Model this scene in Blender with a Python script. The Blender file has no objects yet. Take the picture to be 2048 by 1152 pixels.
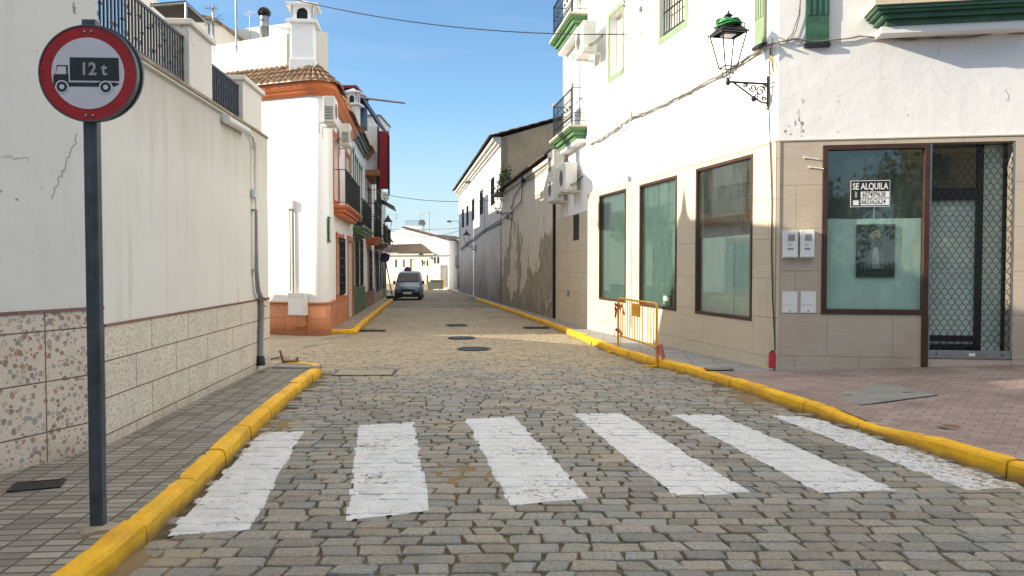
import bpy, bmesh, math, random
from mathutils import Matrix, Vector, noise
random.seed(7)
R = math.radians
scene = bpy.context.scene
# ---------------------------------------------------------------- camera
FPX = 1550.0; CAM_H = 1.75; PITCH = math.atan(46 / FPX)
cd = bpy.data.cameras.new('camera'); cam = bpy.data.objects.new('camera', cd); scene.collection.objects.link(cam)
cam.location = (0, 0, CAM_H); cam.rotation_euler = (R(90) - PITCH, 0, 0)
cd.sensor_width = 36; cd.lens = FPX / 2048 * 36; cd.clip_start = .05; cd.clip_end = 3000
scene.camera = cam
# ---------------------------------------------------------------- light
SUN = Vector((1, .10, -.37)).normalized()          # direction the light travels
EL = math.asin(-SUN.z); AZ = math.atan2(-SUN.x, -SUN.y)   # azimuth of the sun, clockwise from +Y
w = bpy.data.worlds.new('World'); scene.world = w; w.use_nodes = True
wn = w.node_tree; wn.nodes.clear()
sky = wn.nodes.new('ShaderNodeTexSky'); sky.sky_type = 'NISHITA'; sky.sun_disc = False
sky.sun_elevation = EL; sky.sun_rotation = AZ; sky.air_density = 1.0; sky.dust_density = .35; sky.ozone_density = 2.0
tc = wn.nodes.new('ShaderNodeTexCoord'); mp = wn.nodes.new('ShaderNodeMapping'); mp.inputs['Scale'].default_value = (1.6, 1.6, 14)
cn = wn.nodes.new('ShaderNodeTexNoise'); cn.inputs['Scale'].default_value = 1.6; cn.inputs['Detail'].default_value = 7; cn.inputs['Roughness'].default_value = .6; cn.inputs['Distortion'].default_value = .4
cr = wn.nodes.new('ShaderNodeMapRange'); cr.inputs[1].default_value = .50; cr.inputs[2].default_value = .82; cr.inputs[3].default_value = 0; cr.inputs[4].default_value = .13
mx = wn.nodes.new('ShaderNodeMix'); mx.data_type = 'RGBA'; mx.inputs['B'].default_value = (3.4, 3.7, 4.1, 1)
bg = wn.nodes.new('ShaderNodeBackground'); bg.inputs['Strength'].default_value = .12
wo = wn.nodes.new('ShaderNodeOutputWorld')
L = wn.links.new
# unseen bright veil added overhead to fill the shade; low sky stays clear blue
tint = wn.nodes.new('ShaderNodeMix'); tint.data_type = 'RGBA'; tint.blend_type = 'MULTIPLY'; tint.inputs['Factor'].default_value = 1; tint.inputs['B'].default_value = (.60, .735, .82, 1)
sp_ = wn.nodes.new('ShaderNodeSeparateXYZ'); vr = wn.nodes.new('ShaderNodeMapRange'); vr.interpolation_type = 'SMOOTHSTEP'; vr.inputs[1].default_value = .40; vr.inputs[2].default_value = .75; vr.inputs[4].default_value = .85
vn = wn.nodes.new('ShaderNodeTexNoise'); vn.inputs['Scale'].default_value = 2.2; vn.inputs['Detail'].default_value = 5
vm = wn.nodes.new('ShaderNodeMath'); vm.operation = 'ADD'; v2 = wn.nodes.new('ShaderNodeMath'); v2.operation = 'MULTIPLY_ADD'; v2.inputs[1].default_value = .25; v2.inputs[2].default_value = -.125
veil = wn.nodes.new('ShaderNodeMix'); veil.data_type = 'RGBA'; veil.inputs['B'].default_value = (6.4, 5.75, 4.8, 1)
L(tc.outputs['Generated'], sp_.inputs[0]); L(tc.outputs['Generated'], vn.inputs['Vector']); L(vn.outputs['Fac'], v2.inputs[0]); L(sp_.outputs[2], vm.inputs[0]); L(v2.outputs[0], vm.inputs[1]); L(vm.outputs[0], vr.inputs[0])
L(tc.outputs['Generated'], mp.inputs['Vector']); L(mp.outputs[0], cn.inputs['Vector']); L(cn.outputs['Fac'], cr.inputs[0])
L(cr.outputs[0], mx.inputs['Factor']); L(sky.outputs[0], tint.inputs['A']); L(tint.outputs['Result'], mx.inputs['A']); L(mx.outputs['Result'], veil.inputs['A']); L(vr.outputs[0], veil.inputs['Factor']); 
hz = wn.nodes.new('ShaderNodeMix'); hz.data_type = 'RGBA'; hz.inputs['B'].default_value = (2.35, 2.8, 3.3, 1)
hr = wn.nodes.new('ShaderNodeMapRange'); hr.interpolation_type = 'SMOOTHSTEP'; hr.inputs[1].default_value = -.02; hr.inputs[2].default_value = .22; hr.inputs[3].default_value = .8; hr.inputs[4].default_value = 0
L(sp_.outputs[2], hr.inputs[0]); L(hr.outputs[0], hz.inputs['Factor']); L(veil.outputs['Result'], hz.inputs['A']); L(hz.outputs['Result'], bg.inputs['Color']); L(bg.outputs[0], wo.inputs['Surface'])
sl = bpy.data.lights.new('sun', 'SUN'); sl.energy = 3.8; sl.angle = R(.5); sl.color = (1, .87, .68)
so = bpy.data.objects.new('sun', sl); scene.collection.objects.link(so); so.location = (-20, -2, 20)
so.rotation_euler = SUN.to_track_quat('-Z', 'Y').to_euler()
scene.view_settings.view_transform = 'Standard'; scene.view_settings.look = 'None'
scene.view_settings.exposure = 1.24; scene.view_settings.gamma = 1
scene.render.engine = 'CYCLES'
# ---------------------------------------------------------------- helpers
I4 = Matrix.Identity(4)
class Frame:
    """local x to the viewer's right along a wall, y into the wall, z up (z is world height)"""
    def __init__(s, a, b=None, ang=None, z=0):
        s.a = Vector((a[0], a[1])); 
        if b is not None:
            d = Vector((b[0] - a[0], b[1] - a[1])); s.L = d.length; ang = math.atan2(d.y, d.x)
        s.ang = ang; s.z = z
        s.m = Matrix.Translation((a[0], a[1], z)) @ Matrix.Rotation(ang, 4, 'Z')
        s.inv = s.m.inverted()
    def px(s, x, y, d=0):
        """where the sight line of photo point (x,y) meets the plane d in front of this wall"""
        v = Vector(((x - 1024) / FPX, (576 - y) / FPX, -1))
        v = cam_rot @ v; o = s.inv @ Vector((0, 0, CAM_H)); v = s.inv.to_3x3() @ v
        t = (-d - o.y) / v.y; p = o + v * t
        return p.x, p.z
    def w(s, x, y=0, z=0): return s.m @ Vector((x, y, z))
    def at(s, x, z=0, y=0, rot=0):
        p = s.w(x, y, 0); f = Frame((p.x, p.y), ang=s.ang + rot, z=z); return f
cam_rot = Matrix.Rotation(R(90) - PITCH, 3, 'X')
WM = {}
def put(o, parent, mw):
    scene.collection.objects.link(o)
    if parent is not None:
        o.parent = parent; o.matrix_parent_inverse = I4.copy(); o.matrix_basis = WM[parent.name].inverted() @ mw
    else: o.matrix_basis = mw
    WM[o.name] = mw.copy()
def tag(o, label=None, cat=None, group=None, kind=None):
    if label: o['label'] = label
    if cat: o['category'] = cat
    if group: o['group'] = group
    if kind: o['kind'] = kind
    return o
def thing(name, label, cat, frame, group=None):
    o = bpy.data.objects.new(name, None); o.empty_display_size = .3
    put(o, None, frame.m); return tag(o, label, cat, group)
class MB:
    def __init__(s): s.v = []; s.f = []; s.sm = []; s.uvcol = None
    def add(s, vs, fs, smooth=False):
        k = len(s.v); s.v += [tuple(v) for v in vs]; s.f += [[i + k for i in f] for f in fs]; s.sm += [smooth] * len(fs); return s
    def box(s, x0, x1, y0, y1, z0, z1):
        return s.add([(x0,y0,z0),(x1,y0,z0),(x1,y1,z0),(x0,y1,z0),(x0,y0,z1),(x1,y0,z1),(x1,y1,z1),(x0,y1,z1)],
            [(0,3,2,1),(4,5,6,7),(0,1,5,4),(1,2,6,5),(2,3,7,6),(3,0,4,7)])
    def prism(s, poly, y0, y1):            # poly of (x,z), extruded along y
        n = len(poly)
        a = sum(poly[i][0]*poly[(i+1)%n][1]-poly[(i+1)%n][0]*poly[i][1] for i in range(n))
        if a < 0: poly = poly[::-1]
        if y0 > y1: y0, y1 = y1, y0
        vs = [(x, y0, z) for x, z in poly] + [(x, y1, z) for x, z in poly]
        return s.add(vs, [list(range(n)), list(range(2*n-1, n-1, -1))] + [(i, i+n, (i+1)%n+n, (i+1)%n) for i in range(n)])
    def prismx(s, poly, x0, x1):           # poly of (y,z), extruded along x
        m = MB().prism(poly, x0, x1); return s.add([(y, x, z) for x, y, z in m.v], [f[::-1] for f in m.f])
    def prismz(s, poly, z0, z1):           # poly of (x,y), extruded along z
        m = MB().prism(poly, z0, z1); return s.add([(x, z, y) for x, y, z in m.v], [f[::-1] for f in m.f])
    def tube(s, pts, r, n=6, cap=True):
        pts = [Vector(p) for p in pts]; N = len(pts); rr = r if isinstance(r, (list, tuple)) else [r]*N
        vs = []; up = None
        for i, p in enumerate(pts):
            t = (pts[min(i+1, N-1)] - pts[max(i-1, 0)]).normalized()
            if up is None: up = Vector((0, 0, 1)) if abs(t.z) < .9 else Vector((1, 0, 0))
            a = t.cross(up).normalized(); b = a.cross(t).normalized(); up = b
            for k in range(n):
                th = 2*math.pi*k/n + math.pi/n; vs.append(p + (a*math.cos(th) + b*math.sin(th))*rr[i])
        fs = [(i*n+k, i*n+(k+1)%n, (i+1)*n+(k+1)%n, (i+1)*n+k) for i in range(N-1) for k in range(n)]
        s.add(vs, fs, n > 4)
        if cap: s.add(vs[:n], [list(range(n))[::-1]]); s.add(vs[-n:], [list(range(n))])
        return s
    def lathe(s, prof, c=(0,0,0), n=16, ax='z', smooth=True):     # prof of (r, h)
        vs = []
        for r, h in prof:
            for k in range(n):
                t = 2*math.pi*k/n; a, b = r*math.cos(t), r*math.sin(t)
                p = {'z': (a, b, h), 'y': (a, h, b), 'x': (h, a, b)}[ax]; vs.append((p[0]+c[0], p[1]+c[1], p[2]+c[2]))
        m = len(prof); fs = [(i*n+k, i*n+(k+1)%n, (i+1)*n+(k+1)%n, (i+1)*n+k) for i in range(m-1) for k in range(n)]
        s.add(vs, fs, smooth); s.add(vs[:n], [list(range(n))]); s.add(vs[-n:], [list(range(n))]); return s
    def frame(s, x0, x1, z0, z1, w, y0, y1, bottom=True):          # rectangular ring of bars, butted
        s.box(x0, x0+w, y0, y1, z0, z1); s.box(x1-w, x1, y0, y1, z0, z1); s.box(x0+w, x1-w, y0, y1, z1-w, z1)
        if bottom: s.box(x0+w, x1-w, y0, y1, z0, z0+w)
        return s
    def wall(s, x0, x1, z0, z1, holes=(), t=.3, y=0, reveal=None):
        """a wall face at y with real openings (hx0,hx1,hz0,hz1) and their reveals"""
        rv = reveal if reveal is not None else t
        xs = sorted({x0, x1, *[v for h in holes for v in h[:2] if x0 < v < x1]}); zs = sorted({z0, z1, *[v for h in holes for v in h[2:4] if z0 < v < z1]})
        # split long spans so the plaster has vertices
        for i in range(len(xs)-1):
            for j in range(len(zs)-1):
                cx, cz = (xs[i]+xs[i+1])/2, (zs[j]+zs[j+1])/2
                if any(h[0] < cx < h[1] and h[2] < cz < h[3] for h in holes): continue
                s.add([(xs[i],y,zs[j]),(xs[i+1],y,zs[j]),(xs[i+1],y,zs[j+1]),(xs[i],y,zs[j+1])], [(0,1,2,3)])
        for h in holes:
            a, b, c, d = h[:4]
            q = [(a,c),(a,d),(b,d),(b,c)]
            for k in range(4):
                p, r_ = q[k], q[(k+1)%4]
                s.add([(p[0],y,p[1]),(r_[0],y,r_[1]),(r_[0],y+rv,r_[1]),(p[0],y+rv,p[1])], [(0,1,2,3)])
        s.add([(x0,y,z0),(x0,y+t,z0),(x0,y+t,z1),(x0,y,z1)], [(0,3,2,1)]); s.add([(x1,y,z0),(x1,y+t,z0),(x1,y+t,z1),(x1,y,z1)], [(0,1,2,3)])
        s.add([(x0,y,z1),(x1,y,z1),(x1,y+t,z1),(x0,y+t,z1)], [(0,1,2,3)])
        return s
    def build(s, name, mat, parent=None, frame=None, bevel=0, cols=None):
        me = bpy.data.meshes.new(name); me.from_pydata(s.v, [], s.f); me.validate()
        if len(me.polygons) == len(s.sm): me.polygons.foreach_set('use_smooth', s.sm)
        if cols:
            at = me.color_attributes.new('tint', 'FLOAT_COLOR', 'POINT'); at.data.foreach_set('color', [c for q in cols for c in q])
        me.materials.append(mat); me.update()
        o = bpy.data.objects.new(name, me)
        put(o, parent, frame.m if frame else (WM[parent.name] if parent is not None else I4))
        if bevel:
            b = o.modifiers.new('bevel', 'BEVEL'); b.width = bevel; b.segments = 2; b.limit_method = 'ANGLE'; b.angle_limit = R(40)
        return o
def sweep(mb, outer, profile, smooth=False):
    """outer: list of ((x,y),(nx,ny)); profile: list of (outward, z)"""
    vs = []; m = len(profile)
    for (p, n) in outer:
        for d, z in profile: vs.append((p[0]+n[0]*d, p[1]+n[1]*d, z))
    fs = [(i*m+k, (i+1)*m+k, (i+1)*m+k+1, i*m+k+1) for i in range(len(outer)-1) for k in range(m-1)]
    mb.add(vs, fs, smooth); mb.add(vs[:m], [list(range(m))]); mb.add(vs[-m:], [list(range(m))[::-1]])
def dup_tree(root, frame, label=None, group=None):
    """copy of a thing with copies of its parts and sub-parts"""
    r = root.copy(); scene.collection.objects.link(r); r.matrix_basis = frame.m; WM[r.name] = frame.m.copy()
    if label: r['label'] = label
    if group: r['group'] = group
    for ch in [o for o in scene.objects if o.parent == root]:
        c = ch.copy(); scene.collection.objects.link(c); c.parent = r; c.matrix_parent_inverse = I4.copy(); c.matrix_basis = ch.matrix_basis.copy()
        for g in [o for o in scene.objects if o.parent == ch]:
            d = g.copy(); scene.collection.objects.link(d); d.parent = c; d.matrix_parent_inverse = I4.copy(); d.matrix_basis = g.matrix_basis.copy()
    return r
def text_mesh(name, txt, size, mat, parent, frame, x, z, y, depth=.001, bold=0, align='LEFT', sx=1, shear=0):
    c = bpy.data.curves.new(name, 'FONT'); c.body = txt; c.size = size; c.extrude = depth; c.offset = bold; c.align_x = align; c.shear = shear
    o = bpy.data.objects.new(name, c); scene.collection.objects.link(o)
    bpy.context.view_layer.update(); dg = bpy.context.evaluated_depsgraph_get()
    me = bpy.data.meshes.new_from_object(o.evaluated_get(dg)); bpy.data.objects.remove(o)
    for v in me.vertices: v.co = Vector((x + v.co.x*sx, y - v.co.z, z + v.co.y))
    me.name = name; me.materials.clear(); me.materials.append(mat)
    o = bpy.data.objects.new(name, me); put(o, parent, frame.m); return o
# ---------------------------------------------------------------- node materials
class NM:
    def __init__(s, name):
        s.m = bpy.data.materials.new(name); s.m.use_nodes = True; s.t = s.m.node_tree; s.t.nodes.clear()
        s.out = s.t.nodes.new('ShaderNodeOutputMaterial'); s.co = s.t.nodes.new('ShaderNodeTexCoord').outputs['Object']
    def n(s, typ, _o=0, _p=None, **kw):
        nd = s.t.nodes.new('ShaderNode' + typ)
        for k, v in (_p or {}).items(): setattr(nd, k, v)
        for k, v in kw.items():
            i = nd.inputs[int(k[1:])] if k[0] == '_' else nd.inputs[k.replace('_', ' ')]
            s.set(i, v)
        return nd.outputs[_o]
    def set(s, i, v):
        if isinstance(v, bpy.types.NodeSocket): s.t.links.new(v, i)
        elif isinstance(v, (tuple, list)) and i.type == 'RGBA' and len(v) == 3: i.default_value = (*v, 1)
        else: i.default_value = v
    def noise(s, scale, detail=4, rough=.55, vec=None, dist=0, out=0): return s.n('TexNoise', _o=out, Vector=vec or s.co, Scale=scale, Detail=detail, Roughness=rough, Distortion=dist)
    def mapv(s, sc=(1,1,1), loc=(0,0,0), rot=(0,0,0), vec=None): return s.n('Mapping', Vector=vec or s.co, Scale=sc, Location=loc, Rotation=rot)
    def rng(s, v, a, b, c=0, d=1, smooth=False): return s.n('MapRange', _p={'interpolation_type': 'SMOOTHSTEP'} if smooth else {}, _0=v, _1=a, _2=b, _3=c, _4=d)
    def mix(s, f, a, b, mode='MIX'):
        nd = s.t.nodes.new('ShaderNodeMix'); nd.data_type = 'RGBA'; nd.blend_type = mode
        s.set(nd.inputs['Factor'], f); s.set(nd.inputs['A'], a); s.set(nd.inputs['B'], b); return nd.outputs['Result']
    def math(s, op, a, b=0): return s.n('Math', _p={'operation': op}, _0=a, _1=b)
    def sep(s, i, vec=None):
        nd = s.t.nodes.new('ShaderNodeSeparateXYZ'); s.t.links.new(vec or s.co, nd.inputs[0]); return nd.outputs[i]
    def xz(s, sc=1): return s.n('CombineXYZ', X=s.sep(0), Y=s.sep(2), Z=0.0)
    def brick(s, w, h, mortar=.01, vec=None, offset=.5, out=1, c1=(1,1,1), c2=(1,1,1), cm=(0,0,0), smooth=.1):
        return s.n('TexBrick', _o=out, _p={'offset': offset}, Vector=vec or s.co, Scale=1.0, Brick_Width=w, Row_Height=h, Mortar_Size=mortar, Mortar_Smooth=smooth, Color1=c1, Color2=c2, Mortar=cm)
    def bump(s, h, dist=.01, strength=1, nrm=None):
        kw = dict(Height=h, Distance=dist, Strength=strength)
        if nrm is not None: kw['Normal'] = nrm
        return s.n('Bump', **kw)
    def done(s, color, rough=.8, metal=0, nrm=None, spec=.5, **kw):
        p = s.t.nodes.new('ShaderNodeBsdfPrincipled')
        s.set(p.inputs['Base Color'], color); s.set(p.inputs['Roughness'], rough); s.set(p.inputs['Metallic'], metal); s.set(p.inputs['Specular IOR Level'], spec)
        if nrm is not None: s.set(p.inputs['Normal'], nrm)
        for k, v in kw.items(): s.set(p.inputs[k.replace('_', ' ')], v)
        s.t.links.new(p.outputs[0], s.out.inputs[0]); return s.m
def simple(name, col, rough=.6, metal=0, var=.12, scale=6, bump=.0, spec=.5):
    k = NM(name); n1 = k.noise(scale, 5); dark = tuple(c*(1-var*2) for c in col); light = tuple(min(1, c*(1+var)) for c in col)
    c = k.mix(k.rng(n1, .3, .7), dark, light)
    nr = k.bump(k.noise(scale*8, 3), .004, bump) if bump else None
    return k.done(c, k.rng(k.noise(scale*2, 3), .3, .7, rough*.85, min(1, rough*1.12)), metal, nr, spec)
def plaster(name, col, stain=(.45,.38,.28), amt=.3, bump=.5, low=0.0, top=0, crack=.0, streak=.35, blot=.06):
    k = NM(name)
    big = k.noise(.7, 5, .6); fine = k.noise(9, 6, .65)
    c = k.mix(k.rng(big, .35, .7), tuple(v*(1-blot) for v in col), col)
    c = k.mix(k.math('MULTIPLY', k.rng(fine, .5, .8), .12), c, tuple(v*.82 for v in col))
    st = k.noise(1.0, 6, .7, vec=k.mapv((5.5, 5.5, .35)))
    c = k.mix(k.math('MULTIPLY', k.math('MULTIPLY', k.rng(st, .52, .75), k.rng(k.noise(.45, 4), .42, .62, .15, 1.3)), streak*amt*2), c, stain)
    if low:
        g = k.rng(k.math('ADD', k.sep(2), k.math('MULTIPLY', k.noise(2.5, 5), 1.0)), low, low+1.1, 1, 0, True)
        c = k.mix(k.math('MULTIPLY', g, .45), c, stain)
    if top:      # dirt washed down from the coping
        g = k.rng(k.math('ADD', k.sep(2), k.math('MULTIPLY', k.noise(1, 6, .7, vec=k.mapv((4,4,.5))), 1.5)), top+.15, top+.95, 0, 1)
        c = k.mix(k.math('MULTIPLY', g, .38), c, (.33,.29,.23))
    sp = k.noise(14, 2, .5); sp2 = k.noise(1.1, 3)
    c = k.mix(k.math('MULTIPLY', k.rng(sp, .73, .77), k.rng(sp2, .5, .6)), c, tuple(v*.4 for v in col))
    if crack:
        vv = k.n('VectorMath', _p={'operation': 'ADD'}, _0=k.co, _1=k.n('VectorMath', _p={'operation': 'SCALE'}, _0=k.noise(2.2, 3, .5, out=1), Scale=.55))
        ed = k.n('TexVoronoi', _p={'feature': 'DISTANCE_TO_EDGE'}, Vector=vv, Scale=.38)
        m = k.math('MULTIPLY', k.rng(ed, .0, .0045, 1, 0), k.rng(k.noise(.55, 2), .5, .56))
        c = k.mix(k.math('MULTIPLY', m, crack), c, tuple(v*.35 for v in col))
    h = k.math('ADD', k.math('MULTIPLY', k.noise(3.2, 4), 1.0), k.math('MULTIPLY', k.noise(38, 5, .7), .12))
    return k.done(c, .9, 0, k.bump(h, .02, bump), .25)
M = {}
M['white'] = plaster('white_plaster', (.80,.80,.79), (.48,.43,.36), .16, .35)
M['white_bright'] = plaster('fresh_white_plaster', (.84,.85,.86), (.6,.58,.55), .06, .4, blot=.03)
M['cream'] = plaster('cream_plaster', (.80,.775,.715), (.40,.34,.25), .60, .4, top=3.45)
M['cream_a'] = plaster('cracked_cream_plaster', (.77,.745,.69), (.4,.35,.28), .25, .4, crack=.8)
M['old_white'] = plaster('stained_white_plaster', (.72,.69,.62), (.34,.24,.14), .9, .5, low=7.2)
M['shop_white'] = plaster('shop_white_plaster', (.78,.78,.78), (.45,.41,.35), .28, .5, crack=.25)
M['ochre'] = plaster('ochre_plaster', (.62,.40,.16), (.3,.2,.1), .3, .3)
M['far_yellow'] = plaster('yellowed_plaster', (.82,.78,.68), (.45,.38,.26), .4, .4, low=.2)
M['gable'] = plaster('bare_render', (.56,.45,.31), (.3,.22,.14), .8, .5, blot=.35)
def weathered():
    k = NM('peeling_plaster'); n1 = k.noise(.45, 9, .62, dist=.3); z = k.sep(2)
    m = k.math('ADD', k.math('MULTIPLY', n1, 2.6), k.math('MULTIPLY', z, .17))
    peel = k.rng(m, 1.60, 1.64); edge = k.rng(m, 1.6, 1.7, 0, 1)
    grey = k.mix(k.rng(k.noise(1.7, 6, .65), .3, .72), (.25,.225,.18), (.44,.39,.315))
    grey = k.mix(k.rng(k.noise(.9, 4, .6), .56, .66), grey, (.25,.24,.22))
    wh = k.mix(k.rng(k.noise(1.3, 7, .7, vec=k.mapv((3,3,.8))), .4, .75), (.68,.65,.58), (.50,.44,.34))
    wh = k.mix(k.rng(k.noise(5, 5, .7), .64, .66), wh, (.36,.28,.18))
    c = k.mix(peel, grey, wh)
    damp = k.rng(k.math('ADD', z, k.math('MULTIPLY', k.noise(1.2, 6), 1.6)), .3, 1.5, 1, 0)
    c = k.mix(k.math('MULTIPLY', damp, .6), c, (.11,.10,.09))
    h = k.math('ADD', k.math('MULTIPLY', peel, .6), k.math('MULTIPLY', k.noise(7, 8, .7), .5))
    return k.done(c, .93, 0, k.bump(h, .03, .8), .2)
M['weathered'] = weathered()
def weathered2():
    k = NM('dark_based_lime_wash'); z = k.sep(2); n1 = k.noise(.35, 8, .6)
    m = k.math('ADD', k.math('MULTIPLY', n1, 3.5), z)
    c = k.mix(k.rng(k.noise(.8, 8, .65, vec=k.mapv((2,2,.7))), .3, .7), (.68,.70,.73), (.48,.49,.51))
    c = k.mix(k.rng(m, 1.6, 4.4, .85, 0), c, (.15,.155,.17))  # blends to dark blue grey towards the bottom
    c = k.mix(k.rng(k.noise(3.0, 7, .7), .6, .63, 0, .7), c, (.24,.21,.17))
    return k.done(c, .93, 0, k.bump(k.noise(5, 8, .7), .03, .7), .2)
M['lime'] = weathered2()
def terrazzo(name, scale, thr, pw, ph, base, contrast, oz=0, warm=1):
    k = NM(name); uv = k.xz()
    vv = k.n('VectorMath', _p={'operation': 'ADD'}, _0=k.co, _1=k.n('VectorMath', _p={'operation': 'SCALE'}, _0=k.noise(scale*.9, 2, .5, out=1), Scale=.9/scale))
    vc = k.n('TexVoronoi', _o=1, Vector=vv, Scale=scale, Randomness=1.0); vd = k.n('TexVoronoi', _o=0, Vector=vv, Scale=scale, Randomness=1.0)
    sel = k.sep(0, vc); size = k.rng(k.sep(1, vc), 0, 1, thr*.35, thr)
    chip = k.math('LESS_THAN', vd, size)
    cr = k.t.nodes.new('ShaderNodeValToRGB'); k.t.links.new(sel, cr.inputs[0]); e = cr.color_ramp; e.interpolation = 'CONSTANT'
    cols = [(.20,.085,.05),(.30,.29,.27),(.34,.15,.08),(.16,.12,.10),(.42,.36,.27),(.24,.25,.25)]
    e.elements[0].position = 0; e.elements[0].color = (*cols[0],1); e.elements[1].position = .17; e.elements[1].color = (*cols[1],1)
    for i in range(2, 6): x = e.elements.new(i/6); x.color = (*cols[i],1)
    bc = k.mix(k.rng(k.noise(2.2, 5), .3, .7), tuple(v*.86 for v in base), base)
    c = k.mix(k.math('MULTIPLY', chip, contrast), bc, cr.outputs[0])
    v2 = k.n('TexVoronoi', _o=0, Vector=k.co, Scale=scale*3.4); c = k.mix(k.math('MULTIPLY', k.math('LESS_THAN', v2, .26), contrast*.6), c, (.34,.24,.16))
    c = k.mix(k.math('MULTIPLY', k.rng(k.noise(1.2, 6, .65), .55, .75), .3), c, (.36,.26,.13))
    c = k.mix(k.rng(k.math('ADD', k.sep(2), k.math('MULTIPLY', k.noise(3.5, 6, .7), .5)), .22, .55, .65, 0), c, (.25,.18,.10))
    br = k.brick(pw, ph, .006, vec=k.mapv((1,1,1), (0, oz, 0), vec=uv), offset=.0 if warm else .37)
    c = k.mix(br, c, (.16,.11,.07))
    return k.done(c, .75, 0, k.bump(k.math('SUBTRACT', k.math('MULTIPLY', k.noise(30, 4), .15), br), .008, .6), .35)
M['terrazzo_a'] = terrazzo('coarse_terrazzo_slabs', 24, .60, .53, .415, (.74,.62,.51), .72, .035)
M['terrazzo_b'] = terrazzo('worn_terrazzo_slabs', 42, .50, 1.05, .33, (.76,.69,.58), .5, .10, 0)
def travertine(name, base, pw=.9, ph=.62, dirty=.3):
    k = NM(name); uv = k.xz(); li = k.noise(1, 7, .7, vec=k.mapv((1.6, 1.6, 42)))
    c = k.mix(k.rng(li, .35, .7), base, tuple(v*.83 for v in base))
    pit = k.noise(1, 4, .6, vec=k.mapv((14, 14, 130))); c = k.mix(k.math('MULTIPLY', k.rng(pit, .63, .69), .7), c, tuple(v*.38 for v in base))
    c = k.mix(k.math('MULTIPLY', k.rng(k.noise(.9, 5), .5, .8), dirty), c, (.34,.27,.19))
    br = k.brick(pw, ph, .004, vec=k.mapv((1,1,1), (.2, .32, 0), vec=uv), offset=.5, c1=(0,0,0)); c = k.mix(k.math('MULTIPLY', br, .75), c, (.22,.17,.12))
    h = k.math('SUBTRACT', k.math('MULTIPLY', li, -.6), k.math('MULTIPLY', br, 1.5))
    return k.done(c, .7, 0, k.bump(h, .004, .7), .35)
M['travertine'] = travertine('travertine_cladding', (.62,.54,.41))
M['travertine_shop'] = travertine('weathered_travertine', (.50,.43,.345), .95, .66, .7)
def tiles(name, c1, c2, w, h, mort, mc, rot=0, offset=.0, rough=.75, groove=0, rep=.25, wall=False, bd=.006):
    k = NM(name); v = k.xz() if wall else k.mapv(rot=(0,0,rot))
    col = k.n('TexBrick', _o=0, _p={'offset': offset}, Vector=v, Scale=1.0, Brick_Width=w, Row_Height=h, Mortar_Size=mort, Mortar_Smooth=.2, Color1=c1, Color2=c2, Mortar=mc, Bias=0.0)
    f = k.brick(w, h, mort, vec=v, offset=offset, smooth=.2)
    col = k.mix(k.math('MULTIPLY', k.rng(k.noise(1.1, 7, .65), .45, .72), rep*2), col, tuple(x*.62 for x in c1))
    col = k.mix(k.math('MULTIPLY', k.rng(k.noise(22, 5, .7), .5, .8), .25), col, tuple(min(1, x*1.35) for x in c2))
    hh = k.math('SUBTRACT', k.math('MULTIPLY', k.noise(60, 4), .15), f)
    return k.done(col, k.rng(k.noise(2, 4), .3, .7, rough-.1, rough+.1), 0, k.bump(hh, bd, .9), .3)
M['pave_left'] = tiles('grey_ribbed_pavement_tiles', (.17,.165,.15), (.31,.30,.27), .20, .10, .010, (.085,.078,.065), rot=R(-4))
M['pave_red'] = tiles('red_pavement_tiles', (.27,.21,.195), (.34,.275,.255), .22, .11, .006, (.20,.145,.13), rot=R(38), offset=.5, rep=.45)
M['pave_grey'] = tiles('grey_pavement_slabs', (.26,.265,.27), (.31,.31,.31), .4, .4, .006, (.13,.13,.12), rot=R(8), rep=.2)
M['terracotta'] = tiles('terracotta_skirting_tiles', (.56,.22,.11), (.64,.27,.14), .33, .33, .005, (.30,.15,.09), wall=True, rough=.5)
M['green_tiles'] = tiles('green_skirting_tiles', (.05,.12,.07), (.06,.14,.08), .3, .3, .005, (.04,.07,.05), wall=True, rough=.4)
M['brown_tiles'] = tiles('brown_marble_skirting', (.20,.10,.08), (.26,.15,.12), .5, .5, .005, (.10,.06,.05), wall=True, rough=.35)
def stone_mat():
    k = NM('granite_setts'); t = k.n('Attribute', _p={'attribute_name': 'tint'})
    f = k.noise(42, 6, .7); c = k.mix(k.rng(f, .3, .75), (.135,.133,.122), (.36,.352,.32))
    c = k.mix(1.0, c, t, 'MULTIPLY')
    c = k.mix(k.math('MULTIPLY', k.rng(k.noise(160, 3), .6, .72), .5), c, (.42,.42,.41))
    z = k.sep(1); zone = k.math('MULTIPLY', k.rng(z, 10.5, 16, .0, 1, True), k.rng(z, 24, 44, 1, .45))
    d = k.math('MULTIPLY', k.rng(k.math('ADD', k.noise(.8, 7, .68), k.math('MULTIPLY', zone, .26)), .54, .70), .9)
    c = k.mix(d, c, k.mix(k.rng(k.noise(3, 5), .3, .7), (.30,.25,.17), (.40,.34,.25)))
    c = k.mix(k.rng(k.noise(2.6, 8, .75), .62, .68, 0, .6), c, (.07,.065,.055))
    oil = k.rng(k.noise(.55, 4, .5, vec=k.mapv(loc=(3, 1, 0))), .62, .72); c = k.mix(k.math('MULTIPLY', oil, .45), c, (.08,.075,.07))
    return k.done(c, k.rng(k.noise(6, 4), .3, .7, .5, .78), 0, k.bump(k.noise(45, 8, .75), .012, 1.0), .4)
M['stone'] = stone_mat()
def sand():
    k = NM('sand_filled_joints'); y = k.sep(1)
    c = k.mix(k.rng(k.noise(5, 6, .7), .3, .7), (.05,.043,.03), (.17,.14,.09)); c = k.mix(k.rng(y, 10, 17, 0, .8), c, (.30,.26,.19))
    return k.done(c, .95, 0, k.bump(k.noise(50, 6, .75), .01, .9), .15)
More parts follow.
